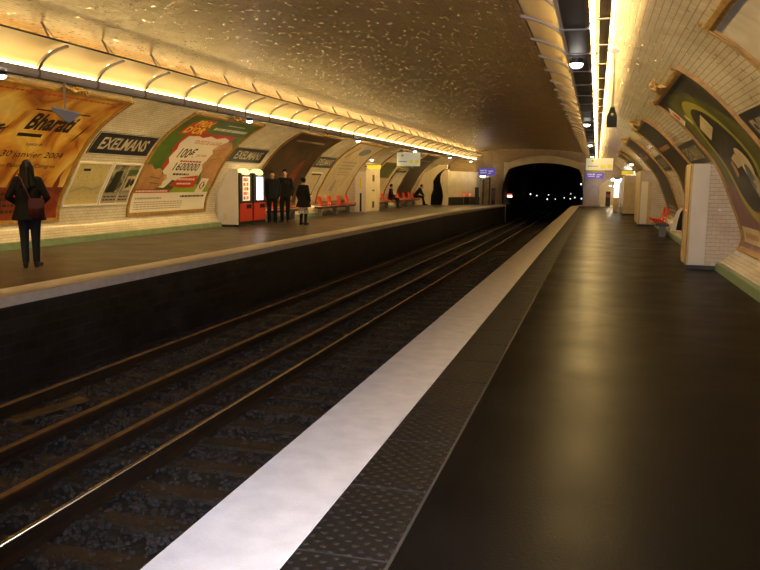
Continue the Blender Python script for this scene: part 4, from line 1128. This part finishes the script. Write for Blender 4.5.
def cap(bm, p, q, r0, r1, n=10):
    p, q = Vector(p), Vector(q); d = (q-p); L = d.length; d.normalize()
    pts, rad = [], []
    for a in (-90, -60, -30, 0): pts.append(p + d*r0*math.sin(math.radians(a))); rad.append(max(r0*math.cos(math.radians(a)), .0008))
    for a in (0, 30, 60, 90): pts.append(q + d*r1*math.sin(math.radians(a))); rad.append(max(r1*math.cos(math.radians(a)), .0008))
    tube(bm, pts, rad, n)
def chain(bm, pts, rad, n=10):
    for i in range(len(pts)-1): cap(bm, pts[i], pts[i+1], rad[i], rad[i+1], n)

def hand(bm, wr, el, side, k):
    wr, el = Vector(wr), Vector(el); d = (wr-el).normalized()
    fwd = Vector((0, 1, 0)); a = (fwd - d*fwd.dot(d)).normalized()   # spread direction across the palm
    inw = Vector((-side, 0, 0)); c = (inw - d*inw.dot(d)).normalized()
    pe = wr + d*.085*k
    for j, (o, ln) in enumerate(((-.030, .062), (-.010, .074), (.010, .080), (.030, .070))):
        b0 = wr + a*o*.6*k + d*.02*k; b1 = pe + a*o*k
        cap(bm, b0, b1, .014*k, .012*k, 8)
        m1 = b1 + (d*.55*ln + c*.10*ln)*k; m2 = m1 + (d*.40*ln + c*.25*ln)*k
        cap(bm, b1, m1, .0095*k, .009*k, 8); cap(bm, m1, m2, .009*k, .0075*k, 8)
    t0 = wr + a*.022*k + d*.02*k; t1 = t0 + (a*.032+d*.03+c*.01)*k; t2 = t1 + (a*.008+d*.03+c*.012)*k
    cap(bm, t0, t1, .012*k, .010*k, 8); cap(bm, t1, t2, .010*k, .008*k, 8)

def person(label, loc, rz, height, J=None, female=False, coat=None, skirt=False, hair='short', boots=False, coat_len=.75, pants='jeans', jacket='coat', name='person'):
    k = height/1.75
    t = thing(name, label, 'person', loc, rz)
    D = dict(pel=(0, 0, .95), ch=(0, 0, 1.28), nk=(0, -.01, 1.47), hd=(0, .02, 1.63),
             hipL=(-.09, 0, .92), hipR=(.09, 0, .92), knL=(-.10, .02, .50), knR=(.10, .02, .50), anL=(-.10, -.02, .09), anR=(.10, -.02, .09), toL=(-.12, .14, .035), toR=(.12, .14, .035),
             shL=(-.18, -.01, 1.42), shR=(.18, -.01, 1.42), elL=(-.25, -.05, 1.14), elR=(.25, -.05, 1.14), wrL=(-.24, .06, .90), wrR=(.24, .06, .90))
    if female:
        for n_ in ('shL', 'shR'): D[n_] = (D[n_][0]*.88, D[n_][1], D[n_][2])
    if J: D.update(J)
    P = {a: Vector(v)*k for a, v in D.items()}
    # body
    bm = bmesh.new()
    pel, ch, nk, hd = P['pel'], P['ch'], P['nk'], P['hd']
    for sx in (-.07, 0, .07):
        o = Vector((sx*k, 0, 0)); cap(bm, pel+o, ch+o*1.25, .095*k, .10*k); 
    cap(bm, P['shL']*.96+ch*.04, P['shR']*.96+ch*.04, .062*k, .062*k); cap(bm, ch, nk, .10*k, .055*k); cap(bm, nk, hd - (hd-nk)*.35, .052*k, .05*k)
    up = (hd-nk).normalized()
    q = ball(bm, (0, 0, 0), (.072*k, .092*k, .112*k), 20)
    fx = Matrix.Rotation(0, 3, 'X')
    for v in q:
        if v.co.z < -.02*k: v.co.x *= 1 + (v.co.z+.02*k)*2.2/k; v.co.y *= 1 + (v.co.z+.02*k)*.6/k
    nose = ball(bm, (0, .094*k, -.015*k), (.012*k, .020*k, .022*k), 8)
    chin = ball(bm, (0, .062*k, -.088*k), (.024*k, .024*k, .02*k), 8)
    ears = ball(bm, (-.074*k, 0, -.005*k), (.010*k, .020*k, .03*k), 8) + ball(bm, (.074*k, 0, -.005*k), (.010*k, .020*k, .03*k), 8)
    lips = ball(bm, (0, .086*k, -.055*k), (.024*k, .009*k, .009*k), 8)
    for v in q + nose + chin + ears + lips: v.co = v.co + hd
    for s in 'LR':
        chain(bm, [P['hip'+s], P['kn'+s], P['an'+s]], [.085*k, .056*k, .038*k]); cap(bm, P['an'+s]-Vector((0, .02*k, .04*k)), P['to'+s], .04*k, .03*k)
        chain(bm, [P['sh'+s], P['el'+s], P['wr'+s]], [.052*k, .040*k, .026*k]); hand(bm, P['wr'+s], P['el'+s], -1 if s == 'L' else 1, k)
    bod = remesh('body', bm, .0085*k, M['skin'], t, 4)
    for sx in (-1, 1):
        bm = bmesh.new(); ball(bm, hd + Vector((sx*.030*k, .082*k, .012*k)), (.013*k, .010*k, .008*k), 8); mesh_obj('eye', bm, M['white'], bod, True)
    # trousers / legs
    if not skirt:
        bm = bmesh.new()
        cap(bm, P['hipL'], P['hipR'], .108*k, .108*k)
        for s in 'LR': chain(bm, [P['hip'+s], P['kn'+s], P['an'+s]+Vector((0, 0, .0))], [.102*k, .073*k, (.055 if female else .062)*k])
        remesh('trousers', bm, .012*k, M[pants], t)
    else:
        bm = bmesh.new()
        for s in 'LR': chain(bm, [P['kn'+s]+Vector((0, 0, .02*k)), P['an'+s]], [.068*k, .055*k])
        remesh('stocking', bm, .012*k, M['boot'], t)
        bm = bmesh.new(); tube(bm, [pel+Vector((0, 0, .05*k)), pel-Vector((0, 0, .25*k)), pel-Vector((0, 0, .52*k))], [.11*k, .15*k, .205*k], 20)
        remesh('skirt', bm, .014*k, M['skirt'], t, 3)
    # shoes
    for s in 'LR':
        bm = bmesh.new(); a = P['an'+s]
        cap(bm, a+Vector((0, -.03*k, -.045*k)), P['to'+s]+Vector((0, .01, .01*k)), .046*k, .036*k)
        if boots: cap(bm, a+Vector((0, 0, .26*k)), a-Vector((0, 0, .02*k)), .060*k, .05*k)
        box(bm, a.x-.03*k, a.x+.03*k, a.y-.07*k, a.y-.015*k, P['to'+s].z-.032*k, a.z-.03*k)
        remesh('shoe', bm, .010*k, M['boot'], t, 3)
    # coat
    bm = bmesh.new()
    for sx in (-.075, -.03, .03, .075):
        o = Vector((sx*k, 0, 0)); cap(bm, pel+o, ch+o*1.2, .110*k, (.110 if female else .114)*k)
    cap(bm, P['shL'], P['shR'], .072*k, .072*k); cap(bm, ch, nk-Vector((0, 0, .02*k)), .12*k, .07*k)
    for s in 'LR': chain(bm, [P['sh'+s], P['el'+s], P['wr'+s]], [.070*k, .056*k, .042*k])
    if coat_len:
        zb = coat_len*k; fl = .225 if skirt else .185 if female else .135
        for sx in (-.07, 0, .07):
            if J and 'sit' in (J or {}): break
            o = Vector((sx*k, 0, 0)); tube(bm, [pel+o+Vector((0, 0, .1*k)), Vector((pel.x+o.x*1.25, pel.y, zb))], [.115*k, fl*k], 12)
    remesh('coat', bm, .012*k, M[jacket], t)
    # hair
    bm = bmesh.new()
    if hair == 'long':
        ball(bm, hd+Vector((0, -.014*k, .018*k)), (.088*k, .094*k, .112*k), 16)
        cap(bm, hd+Vector((-.045*k, -.04*k, 0)), nk+Vector((-.085*k, -.075*k, -.13*k)), .062*k, .05*k); cap(bm, hd+Vector((.045*k, -.04*k, 0)), nk+Vector((.085*k, -.075*k, -.13*k)), .062*k, .05*k)
        cap(bm, hd+Vector((0, -.06*k, 0)), nk+Vector((0, -.095*k, -.18*k)), .065*k, .06*k)
    elif hair == 'bun':
        ball(bm, hd+Vector((0, -.014*k, .022*k)), (.084*k, .092*k, .108*k), 16); ball(bm, hd+Vector((.075*k, -.06*k, .06*k)), .045*k, 10); ball(bm, hd+Vector((-.075*k, -.06*k, .06*k)), .045*k, 10)
    else:
        ball(bm, hd+Vector((0, -.010*k, .032*k)), (.084*k, .098*k, .106*k), 16)
    fv = [v for v in bm.verts if v.co.y > hd.y+.055*k and v.co.z < hd.z+(.035 if hair == 'short' else .06)*k]
    for v in fv: v.co.y = hd.y+.045*k
    remesh('hair', bm, .011*k, M['hair'], t, 3)
    return t, P

wr = math.atan2(8.7, 10.46)
wt, wp = person('woman in a black coat and dark jeans standing on the left platform, seen from behind', (-8.64, 10.46, 0.012), wr-.12, 1.70, female=True, hair='long', boots=False, coat_len=.77,
       J=dict(elL=(-.29, -.05, 1.15), elR=(.29, -.05, 1.15), wrL=(-.16, .13, 1.02), wrR=(.16, .13, 1.02), anL=(-.075, -.02, .11), anR=(.085, .02, .11), toL=(-.10, .13, .035), toR=(.14, .15, .035), knL=(-.085, .02, .52), knR=(.085, .02, .52)))
t = thing('shoulder_bag', 'maroon leather shoulder bag hanging at the back of the woman in the black coat', 'bag', (-8.64, 10.46, 0.012), wr-.12)
bm = bmesh.new()
box(bm, .02, .25, -.235, -.155, .80, 1.10, bevel=.03); mesh_obj('pouch', bm, M['bag'], t, True)
bm = bmesh.new(); box(bm, .03, .24, -.248, -.230, .95, 1.105, bevel=.008); mesh_obj('flap', bm, M['bag'], t)
bm = bmesh.new(); tube(bm, [(.05, -.18, 1.09), (-.02, -.165, 1.25), (-.09, -.12, 1.42), (-.13, -.02, 1.475), (-.12, .08, 1.42)], .011, 6); mesh_obj('strap', bm, M['bag'], t)
person('man in a dark suit standing next to the vending machines', (-10.46, 24.38, .006), math.radians(205), 1.74, coat_len=.82, pants='suit', jacket='suit')
person('man in a black suit, right-hand one of the two men by the vending machines', (-10.24, 24.95, .006), math.radians(190), 1.80, coat_len=.84, pants='suit', jacket='suit')
person('girl in a black coat, patterned skirt and black boots on the left platform', (-9.20, 24.0, .006), math.radians(-12), 1.53, female=True, skirt=True, boots=True, coat_len=.66, hair='bun')
SIT = dict(sit=(0, 0, 0), pel=(0, 0, .58), ch=(0, .20, .86), nk=(0, .30, 1.03), hd=(0, .40, 1.15), hipL=(-.09, .02, .55), hipR=(.09, .02, .55), knL=(-.11, .46, .52), knR=(.11, .46, .52), anL=(-.11, .50, .10), anR=(.11, .62, .10), toL=(-.12, .66, .035), toR=(.12, .78, .035),
           shL=(-.17, .27, 1.0), shR=(.17, .27, 1.0), elL=(-.24, .38, .74), elR=(.24, .38, .74), wrL=(-.10, .52, .62), wrR=(.10, .52, .62))
person('person in black sitting bent forward on the far left bench', (-10.98, 48.2, .006), math.radians(-90), 1.78, J=SIT, coat_len=0, pants='suit', jacket='suit')
SIT2 = dict(sit=(0, 0, 0), pel=(0, 0, .58), ch=(0, .02, .92), nk=(0, .03, 1.10), hd=(0, .06, 1.25), hipL=(-.09, .02, .55), hipR=(.09, .02, .55), knL=(-.11, .44, .52), knR=(.11, .44, .52), anL=(-.11, .46, .10), anR=(.11, .46, .10), toL=(-.12, .62, .035), toR=(.12, .62, .035),
            shL=(-.17, .02, 1.06), shR=(.17, .02, 1.06), elL=(-.24, .06, .80), elR=(.24, .06, .80), wrL=(-.10, .26, .66), wrR=(.10, .26, .66))
person('person in black sitting upright on the bench just past the left cream pier', (-10.98, 42.0, .006), math.radians(-90), 1.66, J=SIT2, coat_len=0, pants='suit', jacket='coat')

# ------------------------------------------------------------------ light, world, camera
w = bpy.data.worlds.new('World'); SC.world = w; w.use_nodes = True
w.node_tree.nodes['Background'].inputs[0].default_value = (.0, .0, .0, 1); w.node_tree.nodes['Background'].inputs[1].default_value = 0

f_px, cx, cy = 780., 380., 285.
roll = math.radians(.8); vpx, vpy = 597., 184.5
dx, dy = vpx-cx, vpy-cy
vu = dx*math.cos(roll)+dy*math.sin(roll); vv = -dx*math.sin(roll)+dy*math.cos(roll)
pit = math.atan(-vv/f_px); yaw = math.atan(vu*math.cos(pit)/f_px)
fw = Vector((-math.sin(yaw)*math.cos(pit), math.cos(yaw)*math.cos(pit), -math.sin(pit)))
rt = Vector((math.cos(yaw), math.sin(yaw), 0)); upv = rt.cross(fw)
cr = rt*math.cos(roll) + upv*math.sin(roll); cu_ = upv*math.cos(roll) - rt*math.sin(roll)
cam = bpy.data.cameras.new('camera'); cam.sensor_width = 36; cam.lens = 36*f_px/760; cam.clip_end = 300; cam.clip_start = .05
co = bpy.data.objects.new('camera', cam); COL.objects.link(co)
mw = Matrix((( cr.x, cu_.x, -fw.x, 0), (cr.y, cu_.y, -fw.y, 0), (cr.z, cu_.z, -fw.z, 1.45), (0, 0, 0, 1)))
co.matrix_world = mw
SC.camera = co
# the photographer's small flash
fl = bpy.data.lights.new('camera_flash', 'SPOT'); fl.energy = 1150; fl.color = (.82, .84, 1.0); fl.spot_size = math.radians(75); fl.spot_blend = .8; fl.shadow_soft_size = .02
fo = bpy.data.objects.new('camera_flash', fl); COL.objects.link(fo)
fo.matrix_world = Matrix.Translation(cr*.05 + cu_*.05) @ mw

SC.view_settings.view_transform = 'Standard'; SC.view_settings.look = 'None'; SC.view_settings.gamma = 1; SC.view_settings.use_curve_mapping = False
SC.view_settings.exposure = 0.18
SC.cycles.use_denoising = True
SC.cycles.sample_clamp_indirect = 4
